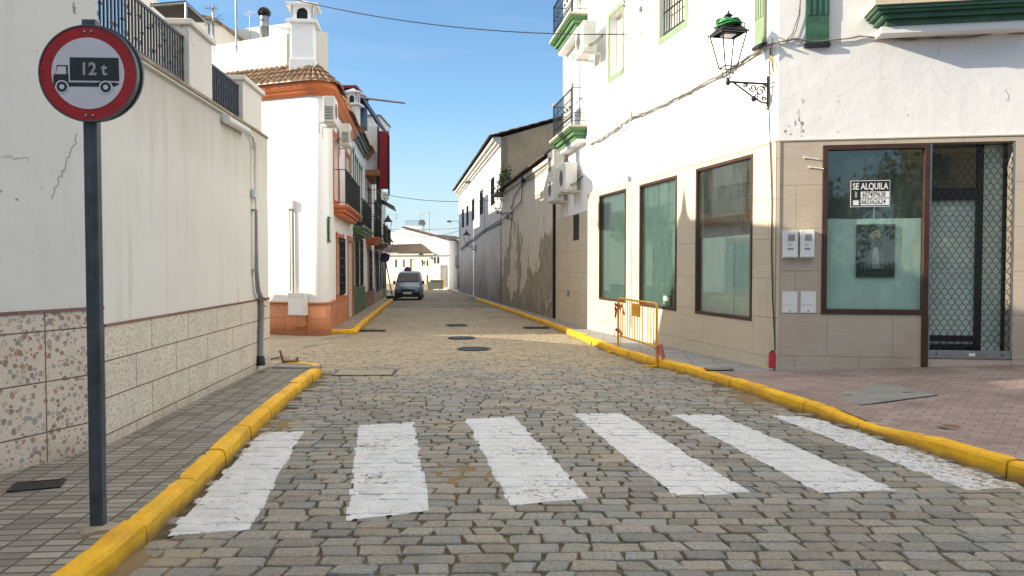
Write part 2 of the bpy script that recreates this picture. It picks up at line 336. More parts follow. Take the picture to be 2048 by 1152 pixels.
M['sand'] = sand()
def far_cobble():
    k = NM('distant_setts'); f = k.brick(.26, .16, .012, offset=.5)
    c = k.mix(k.rng(k.noise(1.4, 7, .7), .3, .7), (.15,.145,.135), (.27,.25,.21)); c = k.mix(k.math('MULTIPLY', f, .55), c, (.08,.07,.055))
    c = k.mix(k.rng(k.noise(.3, 5, .6), .5, .65, 0, .5), c, (.33,.29,.22))
    return k.done(c, .85, 0, k.bump(k.math('SUBTRACT', k.noise(20, 4), f), .01, .8), .3)
M['far_cobble'] = far_cobble()
def concrete(name, a, b, bump=.5):
    k = NM(name); c = k.mix(k.rng(k.noise(2.3, 8, .7), .3, .7), a, b); c = k.mix(k.rng(k.noise(.5, 5), .55, .7, 0, .4), c, tuple(v*.6 for v in a))
    return k.done(c, .88, 0, k.bump(k.noise(45, 6, .7), .005, bump), .25)
M['concrete'] = concrete('dusty_concrete', (.24,.215,.175), (.37,.33,.27))
M['ground'] = concrete('bare_ground', (.17,.15,.11), (.26,.22,.16))
M['coping'] = concrete('dirty_coping', (.22,.18,.13), (.42,.36,.27), .9)
M['lid'] = concrete('grey_cover_plate', (.20,.20,.195), (.29,.29,.28), .4)
def kerb_mat():
    k = NM('yellow_kerb_paint'); c = k.mix(k.rng(k.noise(2.5, 6, .7), .3, .7), (.72,.37,.008), (.90,.54,.016))
    c = k.mix(k.math('MULTIPLY', k.rng(k.noise(17, 5, .7), .58, .74), .4), c, (.42,.20,.02))
    c = k.mix(k.rng(k.noise(7, 9, .8), .655, .675), c, (.30,.27,.22)); c = k.mix(k.math('MULTIPLY', k.rng(k.noise(1.4, 7, .75), .48, .7), .45), c, (.30,.17,.045))
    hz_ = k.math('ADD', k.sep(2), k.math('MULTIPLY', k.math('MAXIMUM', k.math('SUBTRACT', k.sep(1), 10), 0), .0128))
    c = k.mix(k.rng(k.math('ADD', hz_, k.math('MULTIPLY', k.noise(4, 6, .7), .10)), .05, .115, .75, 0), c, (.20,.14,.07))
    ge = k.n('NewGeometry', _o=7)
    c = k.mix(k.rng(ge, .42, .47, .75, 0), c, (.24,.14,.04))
    return k.done(c, .6, 0, k.bump(k.noise(26, 7, .75), .012, .8), .35)
M['kerb'] = kerb_mat()
def paint_mat():
    k = NM('worn_white_road_paint'); x = k.sep(0)
    c = k.mix(k.rng(k.noise(6, 6, .7), .3, .7), (.47,.505,.56), (.64,.66,.69)); c = k.mix(k.rng(k.noise(30, 4), .55, .75, 0, .3), c, (.45,.43,.40))
    wear = k.math('ADD', k.noise(14, 9, .82), k.rng(k.noise(1.3, 3), .38, .66, 0, .13))
    c = k.mix(k.rng(wear, .655, .675), c, (.14,.13,.115)); c = k.mix(k.rng(k.noise(3.2, 7, .7), .5, .72, 0, .35), c, (.33,.31,.27))
    edge = k.math('MAXIMUM', k.rng(x, -2.25, -2.75), k.rng(x, 3.1, 3.9))
    c = k.mix(k.rng(k.math('ADD', k.noise(13, 9, .75), k.math('MULTIPLY', edge, .13)), .60, .66), c, k.mix(k.noise(11, 3), (.30,.26,.20), (.13,.12,.10)))
    return k.done(c, .55, 0, k.bump(k.noise(60, 5, .7), .004, .8), .4)
M['paint'] = paint_mat()
M['roof'] = None
def roof_tiles(name, a, b, c_):
    k = NM(name); t = k.n('TexVoronoi', _o=1, Vector=k.mapv((5, 2.6, 2.6)), Scale=1.0); c = k.mix(k.sep(0, t), a, b)
    c = k.mix(k.rng(k.noise(4, 7, .7), .48, .66), c, c_)
    c = k.mix(k.rng(k.noise(24, 5, .7), .62, .70, 0, .7), c, (.42,.38,.28))
    return k.done(c, .9, 0, k.bump(k.noise(40, 6), .008, .8), .2)
M['roof'] = roof_tiles('weathered_clay_tiles', (.21,.135,.085), (.33,.225,.145), (.10,.075,.055))
M['roof_dark'] = roof_tiles('dark_clay_tiles', (.10,.08,.07), (.16,.12,.10), (.05,.045,.04))
M['orange'] = simple('orange_painted_trim', (.60,.17,.06), .55, 0, .08, 3, .3)
M['brown_trim'] = simple('brown_painted_trim', (.36,.15,.06), .6, 0, .1, 3, .3)
M['green_trim'] = simple('sage_green_trim', (.22,.30,.17), .6, 0, .08, 3, .3)
M['green_dark'] = simple('bottle_green_paint', (.035,.11,.065), .45, 0, .18, 5, .3)
M['green_mid'] = simple('moss_green_paint', (.10,.22,.09), .5, 0, .12, 4, .3)
M['iron'] = simple('black_wrought_iron', (.018,.02,.024), .45, .3, .2, 20, .3)
M['iron_blue'] = simple('blue_black_railing_paint', (.018,.028,.045), .4, .2, .15, 12, .2)
M['steel'] = simple('galvanised_steel', (.34,.36,.38), .38, .8, .1, 4, .1)
M['pole'] = simple('grey_painted_steel_pole', (.065,.085,.10), .5, .35, .22, 7, .4)
M['sign_back'] = simple('grey_sign_back', (.10,.12,.14), .5, .5, .1, 5, .1)
M['brown_frame'] = simple('brown_aluminium_frame', (.075,.036,.025), .42, .3, .12, 3, .1)
M['black_frame'] = simple('black_door_frame', (.02,.021,.022), .4, .2, .1, 5)
M['ac'] = simple('cream_white_enamel', (.70,.69,.64), .45, 0, .05, 3)
M['plastic'] = simple('white_plastic', (.74,.75,.75), .4, 0, .04, 5)
M['pvc'] = simple('grey_pvc_pipe', (.30,.30,.29), .5, 0, .1, 5)
M['cable'] = simple('black_cable_sheath', (.035,.033,.032), .6, 0, .2, 10)
M['cable_light'] = simple('dusty_cable_sheath', (.22,.19,.15), .7, 0, .2, 10)
M['black'] = simple('black_film', (.012,.014,.017), .5, 0, .1, 10)
M['red_film'] = simple('red_reflective_film', (.36,.008,.012), .6, 0, .14, 9, .1)
M['white_film'] = simple('white_reflective_film', (.60,.59,.66), .4, 0, .04, 4, .05)
M['grey_film'] = simple('faded_grey_lettering', (.36,.36,.40), .5, 0, .05, 10)
M['yellow_steel'] = simple('yellow_painted_steel', (.85,.43,.03), .5, .1, .12, 9, .3)
M['tape'] = simple('red_white_barrier_tape', (.60,.16,.16), .6, 0, .3, 30)
M['red'] = simple('red_plastic', (.45,.02,.03), .5, 0, .1, 8)
M['hose'] = simple('green_cable', (.03,.27,.08), .5, 0, .15, 10)
M['yellow_wire'] = simple('yellow_wire', (.65,.52,.05), .5)
M['paper'] = simple('white_window_paper', (.80,.83,.79), .8, 0, .05, 2.2, .2)
M['paper2'] = simple('dusty_window_film', (.10,.155,.155), .85, 0, .10, 1.2, .1)
M['room'] = simple('bare_white_room', (.62,.64,.60), .9, 0, .04, 1.2)
M['room_floor'] = simple('dusty_floor_tiles', (.36,.38,.28), .5, 0, .1, 2)
M['rubber'] = simple('black_rubber', (.02,.02,.02), .8)
M['van'] = simple('pale_blue_grey_car_paint', (.13,.20,.31), .28, .2, .02, .5)
M['carglass'] = simple('dark_car_glass', (.015,.02,.025), .06)
M['lamp_glass'] = simple('headlight_glass', (.5,.52,.52), .15)
M['gold'] = simple('faded_gold_print', (.40,.26,.11), .5)
M['pinkprint'] = simple('pale_print', (.42,.38,.42), .6)
M['tarp'] = simple('dark_red_tarpaulin', (.30,.02,.03), .7, 0, .1, 3, .3)
M['curtain'] = simple('pale_curtain', (.60,.57,.50), .85, 0, .1, 4)
M['wood'] = simple('old_wood', (.23,.12,.06), .75, 0, .2, 8, .5)
M['blue_sign'] = simple('blue_film', (.03,.06,.26), .4)
M['yellow_bin'] = simple('yellow_plastic', (.70,.45,.03), .5)
M['bin'] = simple('grey_green_plastic', (.20,.23,.18), .5)
M['leaf'] = simple('foliage', (.055,.095,.03), .65, 0, .3, 2)
M['bark'] = simple('bark', (.10,.07,.05), .9, 0, .2, 8, .8)
M['dirt'] = concrete('loose_dirt', (.12,.09,.05), (.27,.20,.11), 1)
M['dry'] = simple('dry_weeds', (.10,.13,.05), .8, 0, .3, 9)
def glass(name, tint, refl=1.0):
    k = NM(name); t = k.n('BsdfTransparent', Color=tint); g = k.n('BsdfAnisotropic', Color=(.95,.98,.98), Roughness=.02, Normal=k.bump(k.noise(1.3, 2), .004, .25))
    f = k.n('Fresnel', IOR=k.rng(k.n('NewGeometry', _o=6), 0, 1, 1.52, 1/1.52)); f = k.math('MINIMUM', k.math('MULTIPLY', f, 1.4*refl), 1.0)
    s = k.n('MixShader', _0=f, _1=t, _2=g)
    d = k.n('BsdfDiffuse', Color=(.35,.42,.40)); dirt = k.rng(k.noise(3, 7, .7, vec=k.mapv((2.5,2.5,.7))), .4, .75, .02, .08)
    k.t.links.new(k.n('MixShader', _0=dirt, _1=s, _2=d), k.out.inputs[0]); return k.m
M['glass'] = glass('dusty_green_shop_glass', (.84,.925,.90))
M['clear'] = glass('clear_door_glass', (.93,.97,.955), .7)
def dark_glass():
    k = NM('dark_window_glass'); return k.done((.03,.04,.045), .08, 0, k.bump(k.noise(1.2, 2), .003, .2), .5)
M['dglass'] = dark_glass()
# ---------------------------------------------------------------- terrain
def lerp(a, b, t): return a + (b - a) * t
def interp(pts, y):
    if y <= pts[0][0]: return lerp(pts[0][1], pts[1][1], (y-pts[0][0])/(pts[1][0]-pts[0][0]))
    for (a, b), (c, d) in zip(pts, pts[1:]):
        if y <= c: return lerp(b, d, (y-a)/(c-a))
    (a, b), (c, d) = pts[-2:]; return lerp(b, d, (y-a)/(c-a))
def zr(y): return -0.0128 * max(0.0, y - 10)
KL = [(1.0,-2.10),(4.37,-2.26),(6.0,-2.42),(8.15,-2.68),(10.0,-2.86),(12.3,-3.06)]              # near left kerb (Y, X)
KF = [(21.6,-4.30),(27,-4.98),(50,-7.62),(62,-9.0)]                                               # far left kerb
KR = [(0.0,6.4),(4.0,4.95),(6.25,4.13),(6.8,3.97),(7.47,3.83),(8.27,3.70),(9.01,3.52),(9.79,3.35),(11.16,3.13),(12.68,2.83),(14.1,2.42),(16.2,2.03),(23.9,1.22),(50,-2.35),(72,-5.45),(84,-7.1)]
WR = [(12.0,4.3),(12.07,4.12),(21.3,2.10),(26.8,1.49),(39.8,-.54),(69.7,-4.77),(84,-6.9)]
def kh(y):                                                          # right kerb height, with its dropped stretch
    return .135 - .085 * max(0, 1 - abs(y - 8.1) / .95) if abs(y-8.1) < .95 else .135
def zp(x, y):
    d = max(0.0, x - interp(KR, y)); k = kh(y)
    return zr(y) + lerp(k, .135, min(1, d/1.3)) + .048 * max(0.0, x - 4.3) * min(1, max(0, (13-y)))
def grid_sheet(name, mat, ys, xa, xb, nx, zf, label=None):
    mb = MB(); vs = []
    for y in ys:
        a, b = xa(y), xb(y)
        for i in range(nx+1): x = lerp(a, b, i/nx); vs.append((x, y, zf(x, y)))
    m = nx+1; mb.add(vs, [(j*m+i, j*m+i+1, (j+1)*m+i+1, (j+1)*m+i) for j in range(len(ys)-1) for i in range(nx)], True)
    return tag(mb.build(name, mat), label, kind='structure')
def frange(a, b, s): n = max(1, int(round((b-a)/s))); return [a+(b-a)*i/n for i in range(n+1)]
grid_sheet('ground', M['ground'], [-400,-60,-10,0,10,60,130,900], lambda y: -700, lambda y: 700, 12, lambda x, y: (0 if y <= 10 else zr(min(y,150))) - .09, 'bare earth ground under and beyond the street')
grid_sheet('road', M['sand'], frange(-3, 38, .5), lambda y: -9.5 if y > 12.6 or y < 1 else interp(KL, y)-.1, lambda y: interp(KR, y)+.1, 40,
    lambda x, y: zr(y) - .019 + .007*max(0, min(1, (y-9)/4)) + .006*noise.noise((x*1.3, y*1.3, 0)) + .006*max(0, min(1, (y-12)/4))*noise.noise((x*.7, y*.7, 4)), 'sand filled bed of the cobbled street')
grid_sheet('road', M['far_cobble'], frange(38, 100, 2), lambda y: -24 if y > 78 else -12, lambda y: interp(KR, y)+.1 if y < 84 else 4, 8, lambda x, y: zr(y)-.004, 'distant cobbled street running down to the white houses')
grid_sheet('side_street', M['concrete'], frange(12.6, 22.2, .4), lambda y: -16, lambda y: -9.5, 10, lambda x, y: zr(y) - .008, 'concrete side street between the railed terrace and the orange trimmed house')
grid_sheet('side_street', M['concrete'], frange(13.4, 21.2, .3), lambda y: -9.6, lambda y: -4.55 + .5*noise.noise((y*.9, 0, 3)), 14, lambda x, y: zr(y) + .006 + .003*noise.noise((x, y, 9)), 'dusty concrete apron at the mouth of the side street')
# ---- setts
stone_list = []
def make_setts():
    y = 1.6; j = 0
    while y < 38:
        h = random.uniform(.135, .17); skew = .018
        x = -9.4 + random.uniform(0, .3)
        while x < 7.2:
            wd = random.choice((random.uniform(.16,.22), random.uniform(.21,.27), random.uniform(.25,.34)))
            cx, cy = x+wd/2, y+h/2 + skew*x + .035*math.sin(x*.9+j*.05)
            lo = interp(KL, cy) if cy < 12.75 else (-4.4 if cy > 13 else -9.4)
            if cy > 21.4: lo = interp(KF, cy)
            if cy > 12.75 and cy <= 21.4: lo = -4.75 + .7*noise.noise((cy*1.1, 0, 7))
            hi = interp(KR, cy)
            if lo - .02 < cx - wd*.3 and cx + wd*.3 < hi + .04: stone_list.append((cx, cy, wd, h))
            x += wd
        y += h; j += 1
make_setts()
def sett_geo(cx, cy, wd, h, seed):
    rd = random.Random(seed); g = rd.uniform(.0045, .0095); a, b = wd/2-g, h/2-g*1.05; c = rd.uniform(.003, .016); sh = rd.uniform(-.024, .024)
    base = zr(cy) + rd.uniform(-.006, .003); tx, ty = rd.uniform(-.016, .016), rd.uniform(-.02, .02)
    o = [(-a+c,-b),(0,-b-.003),(a-c,-b),(a,-b+c),(a,b-c),(a-c,b),(0,b+.003),(-a+c,b),(-a,b-c),(-a,-b+c)]
    o = [(p[0]+rd.uniform(-.006,.006)+sh*p[1]/b, p[1]+rd.uniform(-.0055,.0055)) for p in o]
    vs = []; n = len(o)
    for s, dz in ((1.0,-.032),(.975,-.006),(.925,.0005),(.55,.0022)):
        for px, py in o:
            ix, iy = px*s, py*(s if s < .6 else 1-(1-s)*1.35)
            vs.append((cx+ix, cy+iy, base + dz + tx*ix + ty*iy + (.0022*noise.noise((cx*31+ix*22, cy*31+iy*22, seed*.1)) if dz > -.005 else 0)))
    vs.append((cx, cy, base+.0025))
    fs = [(r*n+i, r*n+(i+1)%n, (r+1)*n+(i+1)%n, (r+1)*n+i) for r in range(3) for i in range(n)] + [(3*n+i, 3*n+(i+1)%n, 4*n) for i in range(n)]
    return vs, fs
mb = MB(); cols = []
for i, st in enumerate(stone_list):
    vs, fs = sett_geo(*st, i); mb.add(vs, fs, False); rd = random.Random(i*3+1)
    v = rd.uniform(.72, 1.18); wv = rd.uniform(-.07, .07)
    cols += [(v*(1+wv), v, v*(1-wv*1.1), 1)]*len(vs)
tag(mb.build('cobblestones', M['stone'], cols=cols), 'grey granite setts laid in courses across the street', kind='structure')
# ---- crosswalk stripes: a coat of paint over the setts, clipped to each stripe
def gpx(x, y, z=0):
    v = cam_rot @ Vector(((x-1024)/FPX, (576-y)/FPX, -1)); t = (z - CAM_H) / v.z; return Vector((v.x*t, v.y*t))
stripes = [((519,866),(607,862),(500,1059),(326,1074)), ((716,850),(828,845),(862,1022),(694,1040)), ((929,837),(1030,833),(1180,998),(1021,1010)),
    ((1145,828),(1243,826),(1500,985),(1350,992)), ((1343,829),(1440,830),(1800,982),(1640,986)), ((1540,831),(1622,834),(2058,976),(1935,981))]
for si, q in enumerate(stripes):
    P = [gpx(*p) for p in q]; cen = sum(P, Vector((0,0)))/4
    bm = bmesh.new(); rd = random.Random(si)
    xs = [p.x for p in P]; ys = [p.y for p in P]
    edges = []
    for k in range(4):
        a, b = P[k], P[(k+1)%4]; d = (b-a).normalized(); nn = Vector((d.y, -d.x)); 
        if nn.dot(cen-a) > 0: nn = -nn
        edges.append((a, nn))
    def clip(b2, jit, coarse=False):
        for a, nn in edges:
            ge = b2.verts[:]+b2.edges[:]+b2.faces[:]
            if not ge: return
            bmesh.ops.bisect_plane(b2, geom=ge, plane_co=(a.x+nn.x*jit, a.y+nn.y*jit, 0), plane_no=(nn.x, nn.y, 0), clear_outer=True)
    mbs = MB()
    for i, st in enumerate(stone_list):
        if not (min(xs)-.25 < st[0] < max(xs)+.25 and min(ys)-.2 < st[1] < max(ys)+.2): continue
        vs, fs = sett_geo(*st, i); vs = [(x, y, z+.0012) for x, y, z in vs]
        fs = fs[10:]                                   # leave the joint-side ring unpainted
        b2 = bmesh.new(); bv = [b2.verts.new(v) for v in vs]
        for f in fs: b2.faces.new([bv[t] for t in f])
        clip(b2, rd.uniform(-.016, .012))
        b2.verts.index_update(); b2.verts.ensure_lookup_table()
        if b2.faces: mbs.add([v.co[:] for v in b2.verts], [[v.index for v in f.verts] for f in b2.faces], False)
        b2.free()
    b2 = bmesh.new(); n = 26                            # thin paint in the joints
    gv = [[b2.verts.new((lerp(min(xs)-.1, max(xs)+.1, a/n), lerp(min(ys)-.1, max(ys)+.1, b/n), 0)) for b in range(n+1)] for a in range(n+1)]
    for a in range(n):
        for b in range(n): b2.faces.new((gv[a][b], gv[a+1][b], gv[a+1][b+1], gv[a][b+1]))
    clip(b2, -.02); b2.verts.index_update()
    mbs.add([(v.co.x, v.co.y, -.0042+.004*noise.noise((v.co.x*9, v.co.y*9, 2))) for v in b2.verts], [[v.index for v in f.verts] for f in b2.faces], True); b2.free()
    tag(mbs.build('crosswalk_stripe', M['paint']), 'white painted crosswalk stripe on the setts, ' + ('hugging the left yellow kerb','upright in the picture left of the brown sand stain','right of the brown sand stain','fourth from the left kerb','fifth from the left kerb','worn one running along the right yellow kerb')[si], kind='structure')
# ---- kerbs
def kerb(path, zf, side, name, label, hf=lambda y: .135, wd=.15, seg=1.0, mat=None):
    """path: plan points of the road-side foot; side: +1 pavement lies to the right of travel"""
    pts = [Vector(p) for p in path]; d = [0]
    for a, b in zip(pts, pts[1:]): d.append(d[-1]+(b-a).length)
    def at(s):
        for i in range(len(d)-1):
            if s <= d[i+1] or i == len(d)-2:
                t = (s-d[i])/(d[i+1]-d[i]); return pts[i].lerp(pts[i+1], t)
    mb = MB(); s = 0; i = 0
    while s < d[-1]-.02:
        e = min(d[-1], s + seg*random.uniform(.9, 1.06)); jz = random.uniform(-.009, .007); jn = random.uniform(-.012, .010); gap = .006
        n = 10; rows = []
        for q in range(n+1):
            t = lerp(s+gap, e-gap, q/n); p = at(t); tn = (at(min(t+.15, d[-1])) - at(max(t-.15, 0))).normalized(); nr = Vector((tn.y, -tn.x))*side
            h = hf(p.y); z0 = zf(p.y); en = .006 if q in (0, n) else 0
            prof = [(0,-.06),(.004,h*.45),(.009,h-.028),(.026,h-.004),(.05,h+.002),(wd-.02,h+.004),(wd,h-.002),(wd,-.06)]
            rows.append([(p.x+nr.x*(o+jn+.007*noise.noise((t*8,z*25,i))), p.y+nr.y*(o+jn), z0+z+(jz if z > 0 else 0)-en*(z > 0)+(.007*noise.noise((t*9,o*25,i*1.7)) if z > 0 else 0)) for o, z in prof])
        m = len(rows[0]); vs = [v for r_ in rows for v in r_]
        fs = [(a*m+b, a*m+b+1, (a+1)*m+b+1, (a+1)*m+b) if side > 0 else (a*m+b, (a+1)*m+b, (a+1)*m+b+1, a*m+b+1) for a in range(n) for b in range(m-1)]
        mb.add(vs, fs, False); mb.add(rows[0], [list(range(m))]); mb.add(rows[-1], [list(range(m))[::-1]])
        s = e; i += 1
    return tag(mb.build(name, mat or M['kerb']), label, kind='structure')
lp = [(x, y) for y, x in KL] + [(-3.10,12.62),(-3.2,12.9),(-3.42,13.1),(-3.75,13.2),(-4.3,13.2)]
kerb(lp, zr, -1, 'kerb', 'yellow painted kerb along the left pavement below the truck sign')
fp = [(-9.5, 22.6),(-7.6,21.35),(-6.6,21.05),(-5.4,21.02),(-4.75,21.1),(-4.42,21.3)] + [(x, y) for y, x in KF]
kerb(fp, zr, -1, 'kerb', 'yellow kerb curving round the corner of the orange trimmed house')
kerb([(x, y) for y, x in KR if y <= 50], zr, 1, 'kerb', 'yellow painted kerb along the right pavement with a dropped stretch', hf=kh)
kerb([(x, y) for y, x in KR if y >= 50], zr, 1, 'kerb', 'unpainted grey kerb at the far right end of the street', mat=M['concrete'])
# ---- pavements
LW = [(-6,-8.2),(6.87,-3.64),(12.7,-3.99),(13.2,-4.0)]
grid_sheet('pavement', M['pave_left'], frange(-3, 13.08, .4), lambda y: interp(LW, y)-.4, lambda y: (interp(KL, y)-.13) if y < 12.6 else interp(KL, 12.6)-.13-(y-12.6)**2*1.6, 6, lambda x, y: zr(y)+.132, 'grey tiled pavement under the truck sign')
grid_sheet('pavement', M['concrete'], frange(21.15, 62, .6), lambda y: interp([(21.1,-5.9),(21.6,-5.6),(28,-6.3),(62,-10.3)], y), lambda y: interp(KF, y)-.12 if y > 21.6 else interp(KF, 21.6)-.12-(21.6-y)*1.1, 3, lambda x, y: zr(y)+.132, 'narrow pavement along the row of left houses')
mb = MB(); q = [(-9.6,22.7),(-7.6,21.47),(-6.6,21.17),(-5.4,21.14),(-4.9,21.2),(-4.9,21.8),(-9.6,23.2)]
mb.add([(x, y, zr(y)+.130) for x, y in q], [list(range(len(q)))]); tag(mb.build('pavement', M['concrete']), 'pale pavement strip in the side street before the orange trimmed house', kind='structure')
kx = lambda y: interp(KR, y)+.13
grid_sheet('pavement', M['pave_red'], frange(-3, 11.9, .25), kx, lambda y: 15, 60, zp, 'reddish tiled pavement before the empty shop')
grid_sheet('pavement', M['pave_grey'], frange(11.9, 13.2, .2), kx, lambda y: interp(WR, y)+.4, 10, zp, 'grey slab pavement at the shop corner')
grid_sheet('pavement', M['pave_grey'], frange(13.2, 84, .6), kx, lambda y: interp(WR, y)+.3, 4, lambda x, y: zr(y)+.133, 'grey slab pavement running beside the right hand walls')
# ---- covers and gratings
def flat_frame(x, y, z, rot=0): return Frame((x, y), ang=rot, z=z)
def grating(px, py, z, sx, sy, label, rnd=False, rot=0, n=9, pav=False, grp=None):
    p = gpx(px, py, z); zz = zr(p.y) if not pav else z
    if not pav: p = gpx(px, py, zz)
    f = flat_frame(p.x, p.y, zz + .004, rot); t = thing('drain_grating' if n else 'manhole_cover', label, 'drain grate' if n else 'manhole cover', f, grp)
    if rnd:
        MB().lathe([(sx*.5,.0),(sx*.5,.012),(sx*.42,.012),(sx*.42,.002)], n=28, smooth=False).build('rim', M['iron'], t)
        m = MB()
        for i in range(n):
            c = -sx*.4 + sx*.8*(i+.5)/n; hw = math.sqrt(max(.001, (sx*.41)**2 - c*c)); m.box(c-.016, c+.016, -hw, hw, 0, .010)
        m.box(-sx*.41, sx*.41, -.02, .02, 0, .012).build('bars', M['iron'], t)
        MB().lathe([(sx*.43,-.02),(sx*.43,.001)], n=24, smooth=False).build('sump', M['black'], t)
    else:
        MB().frame(-sx/2, sx/2, -sy/2, sy/2, .02, -.008, 0).build('rim', M['iron'], t) if False else None
        m = MB(); m.box(-sx/2,sx/2,-sy/2,-sy/2+.02,0,.008).box(-sx/2,sx/2,sy/2-.02,sy/2,0,.008).box(-sx/2,-sx/2+.02,-sy/2+.02,sy/2-.02,0,.008).box(sx/2-.02,sx/2,-sy/2+.02,sy/2-.02,0,.008)
        m.build('rim', M['iron'], t)
        if n:
            m = MB()
            for i in range(n):
                c = -sx/2+.02+(sx-.04)*(i+.5)/n; m.box(c-.010, c+.010, -sy/2+.02, sy/2-.02, 0, .006)
            m.build('bars', M['iron'], t); MB().box(-sx/2+.02, sx/2-.02, -sy/2+.02, sy/2-.02, -.003, .001).build('sump', M['black'], t)
        else: MB().box(-sx/2+.022, sx/2-.022, -sy/2+.022, sy/2-.022, -.002, .004).build('plate', M['lid'], t)
    return t
G = 'round drain gratings down the middle of the street'
grating(947,698,0,.72,.72,'nearest of the round iron gratings in the middle of the cobbled street',True,n=11,grp=G)
grating(923,676,0,.70,.70,'round iron grating second nearest in the middle of the cobbled street',True,n=11,grp=G)
grating(913,650,0,.70,.70,'farthest round iron grating, in the shaded part of the street',True,n=11,grp=G)
grating(1072,655,0,.8,.4,'small dark grating beside the right yellow kerb',n=9)
grating(740,661,0,.9,.35,'dark drain grating beside the left kerb of the orange trimmed house',n=9)
grating(75,972,.132,.34,.24,'small iron grating in the grey pavement near the terrazzo wall',rot=R(20),pav=True,n=12)
grating(534,748,.10,.42,.26,'flat iron cover in the left pavement near the wall end',pav=True,n=0)
grating(1438,739,.12,.42,.22,'small iron cover in the grey pavement near the shop corner',pav=True,n=0)
f = gpx(730,742,0); t = thing('manhole_cover', 'rectangular concrete cover plate let into the cobbles', 'manhole cover', flat_frame(f.x, f.y, zr(f.y)+.012, R(3)))
MB().box(-.46,.46,-.3,.3,-.03,.006).build('plate', M['concrete'], t, bevel=.004); MB().box(-.5,.5,-.34,.34,-.04,.002).build('surround', M['iron'], t)
Q = [gpx(x, y, .17) for x, y in ((1655,786),(1762,766),(1872,792),(1724,803))]
c = sum(Q, Vector((0,0)))/4; t = thing('manhole_cover', 'large grey cover plate set in the reddish pavement', 'manhole cover', flat_frame(c.x, c.y, zp(c.x, c.y)+.010))
MB().prismz([(p.x-c.x, p.y-c.y) for p in Q], -.01, .002).build('plate', M['lid'], t, bevel=.001)
Q2 = [(p-c)*1.035 for p in Q]; MB().prismz([(p.x, p.y) for p in Q2], -.012, -.002).build('surround', M['iron'], t)
for sx_, sy_ in ((-.35,.05),(.4,.02)): MB().box(sx_-.07, sx_+.07, sy_-.012, sy_+.012, .002, .004).build('lifting_slot', M['iron'], t)
for o_ in [o for o in scene.objects if o.parent == t]:
    for v in o_.data.vertices: v.co.z += .048*v.co.x
c = gpx(1905,838,.2); t = thing('valve_cover', 'small oval iron valve cover in the reddish pavement', 'valve cover', flat_frame(c.x, c.y, zp(c.x, c.y)+.002))
MB().lathe([(.12,0),(.12,.008),(.10,.008),(.10,.004)], n=24, smooth=False).build('rim', M['lid'], t); MB().lathe([(.098,0),(.098,.005)], n=24, smooth=False).build('lid', M['wood'], t)
# dirt: sand patch on the crossing and at the pole foot
def dirt_pile(cx, cy, z0, r, h, label, n=26, seed=0, mat='dirt', name='sand_stain'):
    m = MB(); vs = []; 
    for i in range(n+1):
        for j in range(n+1):
            x = lerp(-1,1,i/n); y = lerp(-1,1,j/n); d = math.hypot(x,y) + .55*noise.noise((x*2.2+seed, y*2.2, seed)) + .2*noise.noise((x*7+seed, y*7, seed))
            vs.append((cx+x*r[0], cy+y*r[1], z0 + h*max(-.6, 1-d*1.5) + .002*noise.noise((x*12, y*12, 1))))
    fs = [(i*(n+1)+j, (i+1)*(n+1)+j, (i+1)*(n+1)+j+1, i*(n+1)+j+1) for i in range(n) for j in range(n)]
    fs = [f_ for f_ in fs if max(vs[k_][2] for k_ in f_) > z0 - h*.45]
    m.add(vs, fs, True); return tag(m.build(name, M[mat]), label, kind='structure')
dirt_pile(*gpx(925,945), -.004, (.33,.36), .009, 'brown sand spilled on the cobbles between two white stripes', seed=3)
dirt_pile(-2.50, 4.67, .131, (.17,.13), .012, 'loose mortar rubble round the foot of the sign post', seed=8, name='rubble')
dirt_pile(*gpx(255,1125), -.006, (.30,.42), .016, 'dirt gathered in the gutter of the left kerb', seed=5, name='gutter_dirt')
dirt_pile(*gpx(570,845), -.006, (.22,.75), .013, 'damp dirt along the foot of the left yellow kerb', seed=12, name='gutter_dirt')
dirt_pile(*gpx(1500,800), -.006, (.4,.9), .012, 'dirt along the foot of the right yellow kerb', seed=15, name='gutter_dirt')
# concrete frame and broken cover at the corner of the left pavement
c = gpx(598,733,.12); t = thing('manhole_cover', 'grey concrete cover with an upturned broken piece on the left pavement corner', 'manhole cover', flat_frame(c.x, c.y, .10, R(-4)))
MB().box(-.40,.34,-.13,.13,-.02,.025).build('plate', M['lid'], t, bevel=.004); MB().box(-.34,.28,-.09,.09,.02,.029).build('slab', M['concrete'], t)
c = gpx(580,722,.12); t = thing('broken_wooden_frame', 'small broken brown frame tipped up beside the left kerb corner', 'debris', flat_frame(c.x, c.y, .10, R(10)))
MB().box(-.13,.14,-.05,.05,.0,.035).build('base', M['wood'], t); MB().prism([(-.13,.03),(-.10,.03),(-.15,.21),(-.175,.20)], -.04, .03).build('flap', M['wood'], t)
MB().tube([(.10,-.05,.05),(.13,.0,.08),(.12,.05,.04)], .012).build('handle', M['iron'], t)
